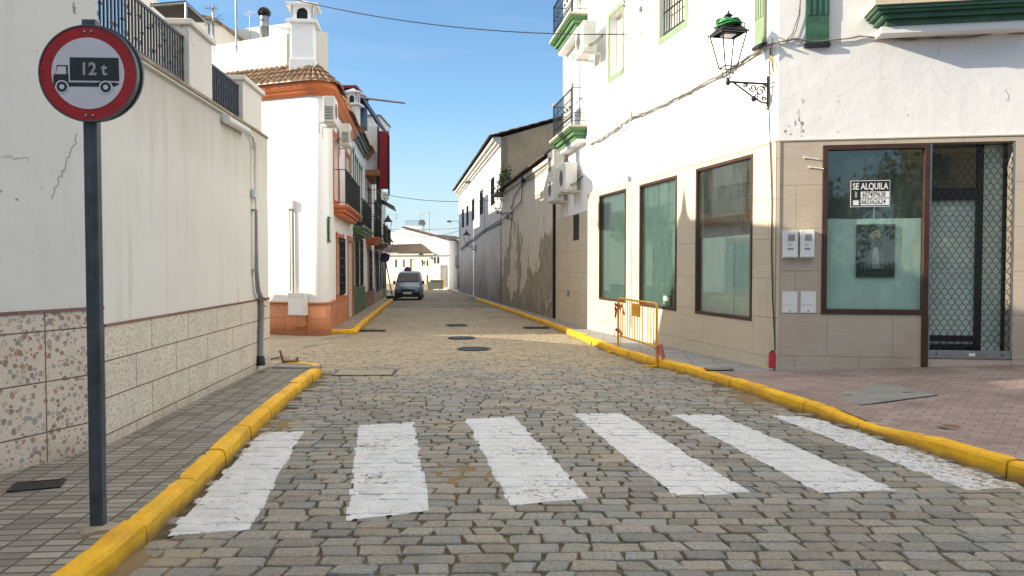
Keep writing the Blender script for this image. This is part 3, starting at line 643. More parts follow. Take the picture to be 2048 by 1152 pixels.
# ================================================================ builders for house parts
def window(root, fr, x0, x1, z0, z1, sur=None, sw=.14, proud=.03, frame='plastic', glassm='dglass', depth=.14, grille=False, bars=2, grille_m='iron', mull=1, sill=False, proj=.06, name='window', curtain=False, ears=False):
    """window: frame > pane, surround, grille, sill as sub-parts"""
    m = MB(); fw = .05; m.frame(x0+.002, x1-.002, z0+.002, z1-.002, fw, depth, depth+.05)
    for i in range(1, mull+1):
        c = x0+(x1-x0)*i/(mull+1); m.box(c-.025, c+.025, depth+.002, depth+.048, z0+fw+.002, z1-fw-.002)
    o = m.build(name, M[frame], root, fr)
    MB().box(x0+fw, x1-fw, depth+.02, depth+.03, z0+fw, z1-fw).build('pane', M[glassm], o, fr)
    if curtain: MB().box(x0+fw, x1-fw, depth+.06, depth+.065, z0+fw, z1-fw).build('curtain', M['curtain'], o, fr)
    if sur:
        m = MB().frame(x0-sw, x1+sw, z0-sw, z1+sw, sw, -proud, .004)
        if ears:
            for a, b in ((x0-sw-.05, x0+.02),(x1-.02, x1+sw+.05)): m.box(a, b, -proud-.012, -proud, z1-.02, z1+sw+.04); m.box(a, b, -proud-.012, -proud, z0-sw-.04, z0+.03)
        m.build('surround', M[sur], o, fr)
    if sill: MB().box(x0-.1, x1+.1, -.08, .05, z0-.05, z0-.003).build('sill', M[sill], o, fr)
    if grille:
        m = MB(); n = max(3, int((x1-x0)/.12)); d = -proj
        for i in range(n+1):
            c = x0+.02+(x1-x0-.04)*i/n; m.box(c-.008, c+.008, d, d+.016, z0-.02, z1+.02)
        for i in range(bars+1):
            z = z0+.08+(z1-z0-.16)*i/bars; m.box(x0-.06, x1+.06, d-.006, d+.022, z-.012, z+.012)
        m.build('grille', M[grille_m], o, fr)
    return o
def balcony(root, fr, x0, x1, z, depth=.42, rail=1.0, slab='orange', h=.28, ironm='iron', solid=False, scroll=False, name='balcony', knobs=False, mat2=None):
    """balcony: stepped slab > railing"""
    steps = [(depth+.07, 0, -.05),(depth+.03, -.05, -.09),(depth-.04, -.09, -h*.66),(depth-.12, -h*.66, -h)]
    m = MB(); k = 0
    for d, a, b in steps:
        e = depth+.07-d; m.box(x0-.07+e, x1+.07-e, -d, .01, z+b, z+a)
    o = m.build(name, M[slab], root, fr, bevel=.006)
    if mat2: MB().box(x0-.10, x1+.10, -depth-.10, .01, z+.002, z+(.13 if depth > .45 else .06)).build('coping', M[mat2], o, fr)
    if mat2: MB().box(x0+.06, x1-.06, -depth+.16, .01, z-h-.10, z-h-.002).build('soffit', M['white'], o, fr)
    m = MB(); d = depth-.02; zt = z+rail; b = .0065; zb = z+.09 if not mat2 else z+.20
    n = max(3, int((x1-x0-.06)/.115))
    for i in range(n+1):
        c = x0+.03+(x1-x0-.06)*i/n; w_ = .014 if i in (0, n) else b; m.box(c-w_, c+w_, -d-w_, -d+w_, z+.04 if i in (0, n) else zb, zt)
        if scroll and 0 < i < n: m.tube([(c+.04*math.cos(t), -d, zb+.13+.04*math.sin(t)) for t in [j*math.pi/5 for j in range(11)]], .006, 4)
    ns = max(2, int(d/.115))
    for xx in (x0+.03, x1-.03):
        for i in range(1, ns):
            c = -d + d*i/ns; m.box(xx-b, xx+b, c-b, c+b, zb, zt)
            if scroll: m.tube([(xx, c+.04*math.cos(t), zb+.13+.04*math.sin(t)) for t in [j*math.pi/5 for j in range(11)]], .006, 4)
        m.box(xx-.014, xx+.014, -d+.02, 0, zt, zt+.02); m.box(xx-.010, xx+.010, -d+.02, 0, zb-.016, zb)
        if scroll: m.box(xx-.008, xx+.008, -d+.02, 0, zb+.21, zb+.225)
        if scroll: m.box(xx-.008, xx+.008, -d+.02, 0, zt-.28, zt-.265)
    m.box(x0, x1, -d-.02, -d+.02, zt, zt+.022); m.box(x0+.03, x1-.03, -d-.01, -d+.01, zb-.016, zb)
    if scroll: m.box(x0+.03, x1-.03, -d-.008, -d+.008, zb+.21, zb+.225); m.box(x0+.03, x1-.03, -d-.008, -d+.008, zt-.28, zt-.265)
    for i in range(2, n, 3):
        c = x0+.03+(x1-x0-.06)*i/n; m.box(c-.016, c+.016, -d-.016, -d+.016, z+rail*.55, z+rail*.55+.05)
    r_ = m.build('railing', M[ironm], o, fr)
    if solid: MB().box(x0+.04, x1-.04, -d+.012, -d+.018, zb+.02, zt-.05).build('screen', M['black'], o, fr)
    if knobs:
        m = MB(); 
        for xx in (x0+.03, x1-.03): m.lathe([(.012,0),(.035,.03),(.045,.07),(.03,.11),(.008,.14)], (xx, -d, zt+.02), 10)
        m.build('finial', M['gold'], o, fr)
    return o
def tile_roof_path(mb, outer, inner, zo, zi, pitch=.19, course=.34, th=.035):
    """barrel tiles running up from the outer path (eaves) to the inner path; both are equal-length point lists"""
    d = [0]
    for a, b in zip(outer, outer[1:]): d.append(d[-1]+math.dist(a, b))
    n = max(2, int(d[-1]/pitch)); per = 6; N = n*per
    def at(path, s):
        for i in range(len(d)-1):
            if s <= d[i+1] or i == len(d)-2:
                t = (s-d[i])/max(1e-6, d[i+1]-d[i]); return (lerp(path[i][0], path[i+1][0], t), lerp(path[i][1], path[i+1][1], t))
    run = math.dist(outer[0], inner[0]); C = max(2, int(run/course)); rows = []
    for c in range(C):
        for t, dz in ((c/C, .030),((c+1.12)/C, .0)):
            row = []
            for k in range(N+1):
                s = d[-1]*k/N; a, b = at(outer, s), at(inner, s); ph = (k % per)/per; tt = min(1, t)
                tile = k//per; jit = .012*noise.noise((tile*3.3, c*5.1, 2)); off = .05*noise.noise((tile*7.7, c*3.1, 9)) if t < 1 else 0
                tt2 = tt + (off/run if c == 0 and dz > 0 else off*.4/run)
                wv = abs(math.sin(math.pi*ph*1.0))**.8*.058
                row.append((lerp(a[0], b[0], tt2), lerp(a[1], b[1], tt2), lerp(zo, zi, tt)+wv+dz+jit))
            rows.append(row)
    # thickness at the eaves
    e = [(p[0], p[1], p[2]-.045 if (k % per) not in (0,) else p[2]-.02) for k, p in enumerate(rows[0])]
    rows.insert(0, e); m = N+1
    vs = [p for r_ in rows for p in r_]; fs = [(j*m+i, j*m+i+1, (j+1)*m+i+1, (j+1)*m+i) for j in range(len(rows)-1) for i in range(N)]
    mb.add(vs, fs, False)
def chimney(root, x, y, z, w_, h, label=None, name='chimney'):
    m = MB(); a = w_/2
    m.box(x-a-.05, x+a+.05, y-a-.05, y+a+.05, z-.3, z+.08); m.box(x-a, x+a, y-a, y+a, z+.08, z+h*.62)
    m.box(x-a-.12, x+a+.12, y-a-.12, y+a+.12, z+h*.62, z+h*.67)
    o = m.build(name, M['white_bright'], root, bevel=.01)
    hh = z+h*.67; m = MB(); top = z+h*.90; r_ = a*.5
    # head with an arched opening on each side
    arch = [(-r_, hh+.08), (-r_, hh+(top-hh)*.5)] + [(-r_*math.cos(t), hh+(top-hh)*.5+r_*math.sin(t)) for t in [math.pi*i/8 for i in range(1, 8)]] + [(r_, hh+(top-hh)*.5), (r_, hh+.08)]
    full = [(-a, hh)] + [(-r_, hh)] + arch[0:] + [(r_, hh), (a, hh), (a, top), (-a, top)]
    m.prism([(-a, hh), (-r_, hh)] + arch[:5] + [(0, hh+(top-hh)*.5+r_), (0, top), (-a, top)], -a, -a+.06); m.prism([(a, hh), (r_, hh)] + [(-p[0], p[1]) for p in arch[:5]] + [(0, hh+(top-hh)*.5+r_), (0, top), (a, top)], -a, -a+.06)
    base = list(zip(m.v, [0]*len(m.v))); v0 = list(m.v); f0 = [list(f) for f in m.f]
    for ang in (1, 2, 3):
        c_, s_ = round(math.cos(ang*math.pi/2)), round(math.sin(ang*math.pi/2)); m.add([(p[0]*c_-p[1]*s_, p[0]*s_+p[1]*c_, p[2]) for p in v0], f0)
    m.v = [(p[0]+x, p[1]+y, p[2]) for p in m.v]
    m.build('chimney_head', M['white_bright'], o)
    m = MB(); e = a+.13; m.box(x-e, x+e, y-e, y+e, top, top+.06)
    k = len(m.v); m.add([(x-e+.06,y-e+.06,top+.06),(x+e-.06,y-e+.06,top+.06),(x+e-.06,y+e-.06,top+.06),(x-e+.06,y+e-.06,top+.06),(x,y,top+.06+h*.10)], [(0,1,4),(1,2,4),(2,3,4),(3,0,4)])
    m.build('chimney_cap', M['white_bright'], o); MB().box(x-a*.55, x+a*.55, y-a*.55, y+a*.55, hh, top-.05).build('flue', M['black'], o)
    return o
# ================================================================ LEFT: tall white house (A)
FA = Frame((-8.17, -6.2), (-3.64, 6.87)); HA = thing('white_house', 'tall cream plastered house with coarse terrazzo skirting behind the truck sign', 'house', FA)
MB().wall(0, FA.L, 1.38, 8.5, t=.3).build('wall', M['cream_a'], HA)
m = MB().wall(0, FA.L-.004, -.3, 1.36, t=.3, y=-.02); m.build('skirting', M['terrazzo_a'], HA)
MB().box(0, FA.L+.002, -.028, .2, 1.358, 1.385).build('skirting_trim', M['brown_tiles'], HA)
MB().box(FA.L-.045, FA.L+.012, -.012, .0, 1.39, 3.9).build('corner_strip', M['cream'], HA)
m = MB(); m.box(-6, FA.L-2.4, .31, 5.2, -.3, 8.5); m.box(FA.L-2.399, FA.L, .31, 1.2, -.3, 8.5); m.box(-6, FA.L-2.4, .1, 5.4, 8.5, 8.7); m.build('body', M['cream_a'], HA)
# ================================================================ LEFT: terrace wall with railing (B)
FB = Frame((-3.64, 6.87), (-3.99, 12.7)); LB = FB.L
HB = thing('terrace_wall', 'cream plastered terrace wall with worn terrazzo skirting and black railing on top', 'wall', FB)
MB().wall(.015, LB, 1.215, 3.80, t=.3).build('wall', M['cream'], HB)
MB().wall(.015, LB-.002, -.3, 1.2, t=.3, y=-.015).build('skirting', M['terrazzo_b'], HB)
MB().box(.015, LB, -.024, .2, 1.198, 1.222).build('skirting_trim', M['brown_tiles'], HB)
MB().box(.015, LB+.01, -.022, .33, 3.80, 3.845).build('coping', M['coping'], HB, bevel=.012)
m = MB(); m.box(.015, LB-.02, .31, 5.0, -.3, 3.75); m.build('terrace', M['cream_a'], HB)
def px1(F, x, y, d=0): return F.px(x, y, d)
def rail_panel(x0, x1, z0, z1, tilt=0):
    m = MB(); n = int((x1-x0)/.075)
    m.box(x0, x1, .05, .075, z1-.03, z1); m.box(x0, x1, .054, .071, z0+.03, z0+.05)
    for i in range(n+1):
        c = x0+.015+(x1-x0-.03)*i/n; m.box(c-.011, c+.011, .056, .072, z0+.01 if i in (0,n) else z0+.05, z1-.03)
        if i % 2: 
            zz = z0+.14+.10*((i//2) % 3); m.box(c-.014, c+.014, .05, .075, zz, zz+.02)
        if i % 4 == 2:
            for zz in (z0+.14, z1-.16): m.tube([(c+.03*math.cos(t), .062, zz+.03*math.sin(t)) for t in [j*math.pi/5 for j in range(11)]], .006, 4)
    return m.build('railing', M['iron_blue'], HB)
pa0, pa1 = px1(FB, 371, 150)[0], px1(FB, 424, 150)[0]; pb0, pb1 = px1(FB, 484, 230)[0], px1(FB, 524, 230)[0]
for a, b, zt in ((pa0+.12, pa1, 4.62),(pb0+.05, pb1-.02, 4.50)):
    m = MB(); m.box(a, b, -.004, .32, 3.846, zt-.07); m.box(a-.04, b+.04, -.05, .40, zt-.07, zt); m.build('pillar', M['cream_a'], HB, bevel=.012)
rail_panel(-.05, pa0+.11, 3.86, 4.42); rail_panel(pa1+.01, pb0+.04, 3.82, 4.36)
# the house standing on the terrace plot, whose roofs shade the street (its side wall closes the side street's south side)
FC = Frame((-9.0, 2.0), ang=R(90)); HC = thing('terraced_house', 'white house set back on the terrace behind the railing', 'house', FC)
MB().box(-2, 5.6, 0, 5, 5.86, 7.2).build('south_block', M['white'], HC)
m = MB(); prof = [(-2,-.3),(-2,5.85),(6.6,5.85),(6.6,7.2),(11.75,7.25),(11.9,7.35),(12.05,7.9),(12.2,7.35),(12.35,7.2),(12.6,6.4),(13.4,4.6),(13.84,4.1),(17,2.98),(18.6,1.9),(18.6,-.3)]
m.prism([(x, z) for x, z in prof], 0, 5); m.build('wall', M['white'], HC)
m = MB(); m.prism([(13.5,4.62),(13.9,4.17),(17.05,3.03),(18.75,1.9),(18.72,1.84),(17,2.97),(13.84,4.1),(13.42,4.55)], -.01, 5.1).build('roof', M['roof'], HC)
# ================================================================ roofs seen above the terrace railing
FR1 = Frame((-11.3, 20.5), ang=R(-8)); H = thing('roof_shelter', 'dark corrugated awning on posts above the terrace railing', 'awning', FR1)
def pxw(x, y, Y):      # world point at depth Y on a sight line, used for far background pieces of real size
    v = cam_rot @ Vector(((x-1024)/FPX, (576-y)/FPX, -1)); t = Y/v.y; return Vector((v.x*t, Y, CAM_H+v.z*t))
YA = 22.9; a, b = pxw(300, 8, YA), pxw(372, 2, YA); c_, d_ = pxw(418, 44, YA+1.4), pxw(345, 47, YA+1.4)
H_m = FR1.inv; q = [H_m @ v for v in (a, b, c_, d_)]
m = MB(); n = 24
for i in range(n):
    for j, (s0, s1) in enumerate([(0, 1)]):
        u0, u1 = i/n, (i+1)/n; z0 = .03*(i % 2); z1 = .03*((i+1) % 2)
        p = [q[0].lerp(q[1], u0)+Vector((0,0,z0)), q[0].lerp(q[1], u1)+Vector((0,0,z1)), q[3].lerp(q[2], u1)+Vector((0,0,z1)), q[3].lerp(q[2], u0)+Vector((0,0,z0))]
        m.add([tuple(v) for v in p] + [tuple(v-Vector((0,0,.012))) for v in p], [(0,1,2,3),(7,6,5,4)])
m.build('corrugated_roof', M['iron'], H)
m = MB()
for v in (q[1], q[2], q[0].lerp(q[3], .9)): m.tube([(v.x, v.y, v.z-.05), (v.x, v.y, 3.0)], .04, 6)
m.tube([q[1]-Vector((0,0,.06)), q[2]-Vector((0,0,.06))], .035, 6); m.tube([q[0]-Vector((0,0,.06)), q[1]-Vector((0,0,.06))], .035, 6); m.build('posts', M['steel'], H)
FR2 = Frame((-20, 29.5), ang=R(-4)); H2 = thing('white_house', 'white house with a sloping brown tiled roof edge seen above the terrace railing', 'house', FR2)
# gable wall facing the camera, with its roof edge descending to the right
g = [FR2.px(x, y) for x, y in ((250,-60),(345,24),(432,44),(478,80),(478,300))]
zb = 0
m = MB().prism([(g[0][0], zb), (g[0][0], g[1][1]+1.2), (g[1][0], g[1][1]), (g[2][0], g[2][1]), (g[3][0], g[3][1]), (g[3][0], zb)], 0, 7); m.build('wall', M['old_white'], H2)
m = MB().prism([(g[1][0]-.3, g[1][1]+.05),(g[2][0], g[2][1]+.02),(g[3][0]+.12, g[3][1]-.07),(g[3][0]+.14, g[3][1]+.03),(g[2][0], g[2][1]+.13),(g[1][0]-.3, g[1][1]+.15)], -.18, 7.2); m.build('roof', M['roof'], H2)
# ================================================================ LEFT: orange trimmed corner house
def arc_path():
    P = [(-14.5, 24.2), (-5.42, 20.60)]
    d1 = Vector((P[1][0]-P[0][0], P[1][1]-P[0][1])).normalized(); d2 = Vector((-.116, .9932))
    corner = Vector((-4.87, 20.38)); r_ = .62; out = [tuple(P[0])]
    s1 = corner - d1*r_; s2 = corner + d2*r_
    for i in range(11):
        t = i/10; p = (1-t)**2*s1 + 2*t*(1-t)*corner + t*t*s2; out.append((p.x, p.y))
    return out, d1, d2, s2
AP, D1, D2, S2 = arc_path()
END2 = S2 + D2*7.2
path = AP + [(END2.x, END2.y)]
def with_normals(path):
    res = []
    for i, p in enumerate(path):
        a = Vector(path[max(i-1, 0)]); b = Vector(path[min(i+1, len(path)-1)]); 
        if i == 1: a = Vector(path[0]); b = Vector(path[1]) 
        if i == len(path)-2: a = Vector(path[i]); b = Vector(path[i+1])
        t = (b-a).normalized(); res.append((p, (t.y, -t.x)))
    return res
PN = with_normals(path)
FL = Frame((S2.x, S2.y), ang=math.atan2(D2.y, D2.x)); FL.L = 7.2
HL = thing('corner_house', 'white corner house with orange trim and terracotta skirting, its corner rounded', 'house', FL)
W0 = Frame((0, 0), ang=0)
def loc(F, pts): return [tuple(F.inv @ Vector(p)) for p in pts]
def sweep_on(F, root, name, outer, prof, mat, **kw):
    m = MB(); sweep(m, outer, prof, True); m.v = loc(F, m.v); return m.build(name, mat, root, F, **kw)
sweep_on(FL, HL, 'corner_wall', PN[:-1], [(0,-.4),(0,.0),(0,1.0),(0,6.50),(-.35,6.50)], M['white_bright'])
sweep_on(FL, HL, 'corner_skirting', PN[:-1], [(-.05,-.4),(.02,-.4),(.02,.71),(-.05,.71)], M['terracotta'])
sweep_on(FL, HL, 'skirting_cap', PN[:-1], [(-.05,.712),(.035,.712),(.045,.73),(.035,.76),(-.05,.765)], M['terracotta'])
corn = [(-.02,6.22),(.07,6.22),(.07,6.28),(.13,6.31),(.13,6.37),(.22,6.40),(.24,6.56),(-.02,6.56)]
sweep_on(FL, HL, 'cornice', PN, corn, M['orange'])
op = [(p[0]+n_[0]*.36, p[1]+n_[1]*.36) for p, n_ in PN]
inner0 = Vector(path[0]) + Vector((-D1.y, D1.x))*1.3; cin = Vector((-4.87, 20.38)) + Vector((-D1.y, D1.x))*1.3*1.0 - D1*1.3; 
ip = [(inner0.x, inner0.y)] + [(cin.x+ (i-5)*.02*D1.x, cin.y+(i-5)*.02) for i in range(11)] + [tuple((END2 + Vector((-D2.y, D2.x))*1.3))]
m = MB(); tile_roof_path(m, op, ip, 6.52, 7.4); m.v = loc(FL, m.v); m.build('tiled_roof', M['roof'], HL, FL)
# street wall with its real openings (pixel rectangles turned into wall coordinates)
def rect(F, x0, x1, yt, yb, at=None):
    xr = at if at is not None else x0
    a = F.px(x0, 400)[0]; b = F.px(x1, 400)[0]; return (min(a,b), max(a,b), F.px(xr, yb)[1], F.px(xr, yt)[1])
w1 = rect(FL, 672, 684, 475, 590); dr = rect(FL, 694.5, 703, 480, 600); dr = (dr[0], dr[1], -.2, dr[3])
u1 = rect(FL, 667, 676, 262, 415); u2 = rect(FL, 691, 699, 305, 420); u1 = (u1[0], u1[1], 3.62, u1[3]-.1); u2 = (u2[0], u2[1], 3.62, u2[3])
MB().wall(0, 7.2, -.4, 6.5, [w1, dr, u1, u2], t=.3).build('wall', M['white_bright'], HL)
mk = MB()
for a, b in ((0, dr[0]-.12),(dr[1]+.12, 7.2)): mk.box(a, b, -.022, .05, -.4, .71)
mk.build('skirting', M['terracotta'], HL)
mk = MB()
for a, b in ((0, dr[0]-.12),(dr[1]+.12, 7.2)): mk.box(a, b, -.042, .05, .712, .765)
mk.build('skirting_cap', M['terracotta'], HL, bevel=.01)
window(HL, FL, *w1, sur='orange', grille=True, bars=6, ears=True, proj=.10); window(HL, FL, *u1, sur='orange', mull=0, curtain=False, glassm='curtain', sw=.12)
window(HL, FL, *u2, sur='orange', mull=0, sw=.12)
o = MB().box(dr[0], dr[1], .12, .17, dr[2], dr[3]).build('door', M['wood'], HL)
m = MB(); m.box(dr[0]-.12, dr[0], -.03, .004, -.2, dr[3]).box(dr[1], dr[1]+.12, -.03, .004, -.2, dr[3]).box(dr[0]-.18, dr[1]+.18, -.04, .004, dr[3], dr[3]+.16); m.build('surround', M['orange'], o)
a, b = FL.px(664, 400)[0], FL.px(700, 400)[0]
bz = 3.45
balcony(HL, FL, FL.px(668, 420, .0)[0]-.1, FL.px(700, 420)[0], bz, depth=.36, slab='orange', solid=False)
MB().box(1.0, 1.03, -.03, -.01, 4.1, 4.75).box(1.0,1.03,-.03,.0,4.1,4.12).box(1.0,1.03,-.03,.0,4.73,4.75).build('wall_bar', M['iron'], HL)
# parapet and flat roof behind
m = MB(); p1, p2 = pxw(425, 100, 26.0), pxw(595, 80, 24.5); p3 = pxw(655, 65, 25.5)
FP = Frame((p1.x, p1.y), (p2.x, p2.y)); Hp = HL
zp1 = pxw(470, 84, 25.6).z
MB().box(-1.5, FP.L+.0, 0, .25, 6.4, zp1).build('parapet', M['old_white'], HL, FP)
FP2 = Frame((pxw(600,70,24.8).x, 24.8), (pxw(656,66,25.6).x, 25.6)); MB().box(-.05, FP2.L, 0, .25, 6.4, pxw(655,66,25.6).z).build('parapet', M['old_white'], HL, FP2)
FP3 = Frame((pxw(458,60,30).x, 30.0), (pxw(600,66,29).x, 29.0)); MB().box(0, FP3.L, 0, .25, 6.4, pxw(470,60,30).z).build('parapet', M['white'], HL, FP3)
cp = FL.inv @ pxw(608, 126, 21.9); 
chimney(HL, cp.x, cp.y, cp.z-.05, .60, 1.72)
fr_ = [(p[0]-n_[0]*.1, p[1]-n_[1]*.1) for p, n_ in PN] + [tuple(END2 + Vector((-D2.y, D2.x))*9)]
m = MB().prismz(fr_, 6.30, 6.45); m.v = loc(FL, m.v); m.build('flat_roof', M['coping'], HL, FL)
# ================================================================ meter box with conduit on the corner house (thing of its own)
FS = Frame(path[0], path[1]); 
def on(F, x, y, d=0): return F.px(x, y, d)
s0, z0 = on(FS, 586, 628); s1, _ = on(FS, 617, 628)
zt = on(FS, 586, 585)[1]
T = thing('meter_cabinet', 'white electricity meter cabinet on the orange skirting with a conduit rising above it', 'meter box', FS.at((s0+s1)/2, .13))
m = MB().box(-.26, .26, -.20, -.02, zt-.6-.13, zt-.13); m.build('cabinet', M['plastic'], T, bevel=.01)
MB().box(-.235, .235, -.208, -.201, zt-.58-.13, zt-.30).build('cabinet_door', M['white_bright'], T); MB().box(-.20, .2, -.17, -.03, zt-.6-.13-.3, zt-.6-.135).build('lower_box', M['terracotta'], T)
zc = on(FS, 580, 402)[1]-.13
m = MB().tube([(-.20, -.05, 0), (-.20, -.05, zc-.25)], .03, 8).tube([(-.30,-.035,zt-.1),(-.30,-.035,zc-.1)], .018, 6); m.build('conduit', M['pvc'], T)
MB().box(-.42, -.16, -.12, 0, zc-.22, zc+.02).build('junction_box', M['plastic'], T, bevel=.01)
# street name tile
s, z = FL.px(658, 459); T = thing('street_plaque', 'narrow dark green framed tile plaque on the rounded white corner', 'plaque', FL.at(s, 0))
z0, z1 = FL.px(658, 484)[1], FL.px(658, 434)[1]
MB().box(-.2, .2, -.03, .003, z0, z1).build('plaque_frame', M['green_dark'], T); MB().box(-.16, .16, -.036, -.0301, z0+.04, z1-.04).build('tile', M['curtain'], T)
# ================================================================ more houses along the left street
def row_house(F, a, b, ztop, wallm, skm, label, opens, sk=.9, corn='orange', ch=None, rooft=True, name='row_house', deep=8):
    f = F.at(a, 0); f.L = b-a; t = thing(name, label, 'house', f)
    ops = [(x0-a, x1-a, z0, z1) for x0, x1, z0, z1 in opens]
    f2 = f
    MB().wall(0, f.L, -1.2, ztop, ops, t=.3).build('wall', M[wallm], t)
    m = MB(); xs = sorted([(o[0]-.1, o[1]+.1) for o in ops if o[2] < sk-.3]); c = 0
    for s_, e_ in xs+[(f.L, f.L)]:
        if s_ > c: m.box(c, s_, -.02, .02, -1.2, sk)
        c = e_
    m.build('skirting', M[skm], t)
    m = MB(); m.box(0, f.L, .31, deep, -1, ztop-.02); m.build('body', M[wallm], t)
    if corn: m = MB(); m.box(0,f.L,-.10,.01,ztop-.3,ztop-.18); m.box(0,f.L,-.2,.01,ztop-.18,ztop-.06); m.box(0,f.L,-.26,.01,ztop-.06,ztop); m.build('cornice', M[corn], t)
    if rooft:
        m = MB(); tile_roof_path(m, [(0,-.36),(f.L,-.36)], [(0,1.6),(f.L,1.6)], ztop+.01, ztop+.7, pitch=.22); m.build('tiled_roof', M['roof'], t)
    return t, f, ops
FX = FL
sx = lambda x: FX.px(x, 450)[0]
g0, g1 = 7.2, sx(729)
gw = [rect(FX,706,712,480,583), rect(FX,716,722,486,575)]; 
gu = [(sx(702.5), sx(707), 3.5, 5.9), (sx(711), sx(715), 3.5, 5.75), (sx(719), sx(723), 3.5, 5.7)]
gw = [(a, b, .95, 2.75) for a, b, c, d in gw]
t, f, ops = row_house(FX, g0, g1, 6.7, 'white_bright', 'green_tiles', 'white row house with green window surrounds next to the corner house', gw+gu, .85, 'green_dark')
for o_ in ops[:2]: window(t, f, *o_, sur='green_mid', grille=True, bars=5, sw=.13, ears=True, proj=.09)
for o_ in ops[2:]: window(t, f, *o_, sur='green_mid', sw=.13, ears=True, glassm='curtain')
balcony(t, f, .1, sx(727)-g0-.3, 3.15, depth=.38, slab='green_mid', solid=True)
b0, b1 = g1, sx(747)
bw = [(sx(735), sx(741), .55, 2.45)]
t, f, ops = row_house(FX, b0, b1, 6.9, 'white', 'brown_tiles', 'white row house with brown window surround and a caged balcony', bw+[(sx(736), sx(742), 3.2, 5.4)], .55, 'brown_trim')
window(t, f, *ops[0], sur='brown_trim', grille=True, bars=5, sw=.16, ears=True, proj=.09); window(t, f, *ops[1], sur='brown_trim', sw=.15)
xa, xb = sx(731.5)-b0, sx(742)-b0
balcony(t, f, xa, xb, 3.0, depth=.5, slab='orange', solid=True)
m = MB()
for i in range(12):
    c = lerp(xa, xb, i/11); m.box(c-.012, c+.012, -.5, -.475, 3.0, 5.75)
for i in range(5):
    c = -.5*i/4; m.box(xa-.012, xa+.012, c-.012, c+.012, 3.0, 5.75)
for z in (3.9, 4.5, 5.1): m.box(xa, xb, -.51, -.49, z, z+.03); m.box(xa-.01, xa+.01, -.5, 0, z, z+.03)
o = m.build('balcony_cage', M['iron'], t); MB().box(xa-.15, xb+.15, -.62, 0, 5.75, 6.0).build('cage_roof', M['brown_trim'], o)
c0, c1 = b1, sx(757)
t, f, ops = row_house(FX, c0, c1, 7.0, 'white', 'concrete', 'white row house with a tall dark grilled window beyond the caged balcony', [(sx(748), sx(753), .35, 2.5), (sx(748), sx(753), 3.2, 5.2)], .3, 'white')
window(t, f, *ops[0], grille=True, bars=5, proj=.12); window(t, f, *ops[1], grille=True)
balcony(t, f, .6, f.L-.6, 2.9, depth=.5, slab='wood', solid=True)
e0, e1 = c1, sx(766)
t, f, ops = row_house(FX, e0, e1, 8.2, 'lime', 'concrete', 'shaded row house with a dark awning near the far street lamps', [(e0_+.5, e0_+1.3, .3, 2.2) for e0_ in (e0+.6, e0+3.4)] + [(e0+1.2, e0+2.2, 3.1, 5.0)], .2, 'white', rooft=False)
for o_ in ops: window(t, f, *o_, grille=True)
balcony(t, f, .6, 4.2, 2.9, depth=.55, slab='white', solid=True)
m = MB().prismx([(0, 5.7), (-.9, 5.2), (-.9, 5.12), (0, 5.6)], .4, 4.0); m.build('awning', M['iron'], t)
i0, i1 = e1, sx(772)
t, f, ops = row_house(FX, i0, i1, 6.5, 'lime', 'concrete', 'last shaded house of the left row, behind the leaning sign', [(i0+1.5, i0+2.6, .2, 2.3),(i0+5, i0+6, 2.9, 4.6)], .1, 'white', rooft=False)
for o_ in ops: window(t, f, *o_, grille=True)
# roofscape on the left row
def loose_box(name, label, cat, x0, x1, yt, yb, Y, dep, mat, ang=0, extra=None):
    a, b = pxw(x0, yb, Y), pxw(x1, yb, Y); f = Frame((a.x, a.y), ang=ang, z=0); t = thing(name, label, cat, f); zt = pxw(x0, yt, Y).z
    MB().box(0, b.x-a.x, 0, dep, a.z, zt).build('wall', M[mat], t, bevel=.01); return t, f, b.x-a.x, a.z, zt
t, f, w_, za, zb_ = loose_box('roof_room', 'white stepped parapet room on the roofs of the left row', 'roof room', 716, 760, 232, 350, 36.0, 3, 'white_bright')
MB().box(w_*.35, w_*.99, -.12, 1.4, za, zb_-.45).build('step', M['white_bright'], t, bevel=.01); MB().box(-.05, w_+.05, -.05, 3.05, zb_, zb_+.06).build('coping', M['coping'], t)
t, f, w_, za, zb_ = loose_box('roof_canopy', 'dark red roof canopy with a sloping dark awning behind the small chimney', 'canopy', 682, 712, 176, 240, 31.5, 2.5, 'iron')
MB().box(-.05, w_+.05, -.08, 2.6, zb_, zb_+.10).build('canopy_roof', M['tarp'], t)
m = MB().prism([(w_, zb_),(w_+.9, zb_-1.4),(w_+.84, zb_-1.46),(w_-.04, zb_-.05)], -.05, 2.4); m.build('awning', M['iron'], t)
m = MB().tube([(w_*.6, -.1, zb_-.35),(w_+2.0, -.1, zb_-.62)], .045, 6); m.build('pole', M['steel'], t)
ct = pxw(707, 236, 30.5); t = thing('roof_chimney', 'small white gabled chimney on the roofs of the left row', 'chimney', Frame((ct.x, ct.y), ang=R(-8))); chimney(t, 0, 0, ct.z-.6, .42, 1.7, name='stack')
t, f, w_, za, zb_ = loose_box('red_tarpaulin_screen', 'dark red tarpaulin screen hung high at the end of the left row', 'tarpaulin', 757, 778, 262, 378, 35.5, .08, 'tarp')
MB().tube([(0,-.03,za),(0,-.03,zb_+.2)], .04, 6).tube([(w_,-.03,za-.3),(w_,-.03,zb_-.2)], .04, 6).build('posts', M['iron'], t)
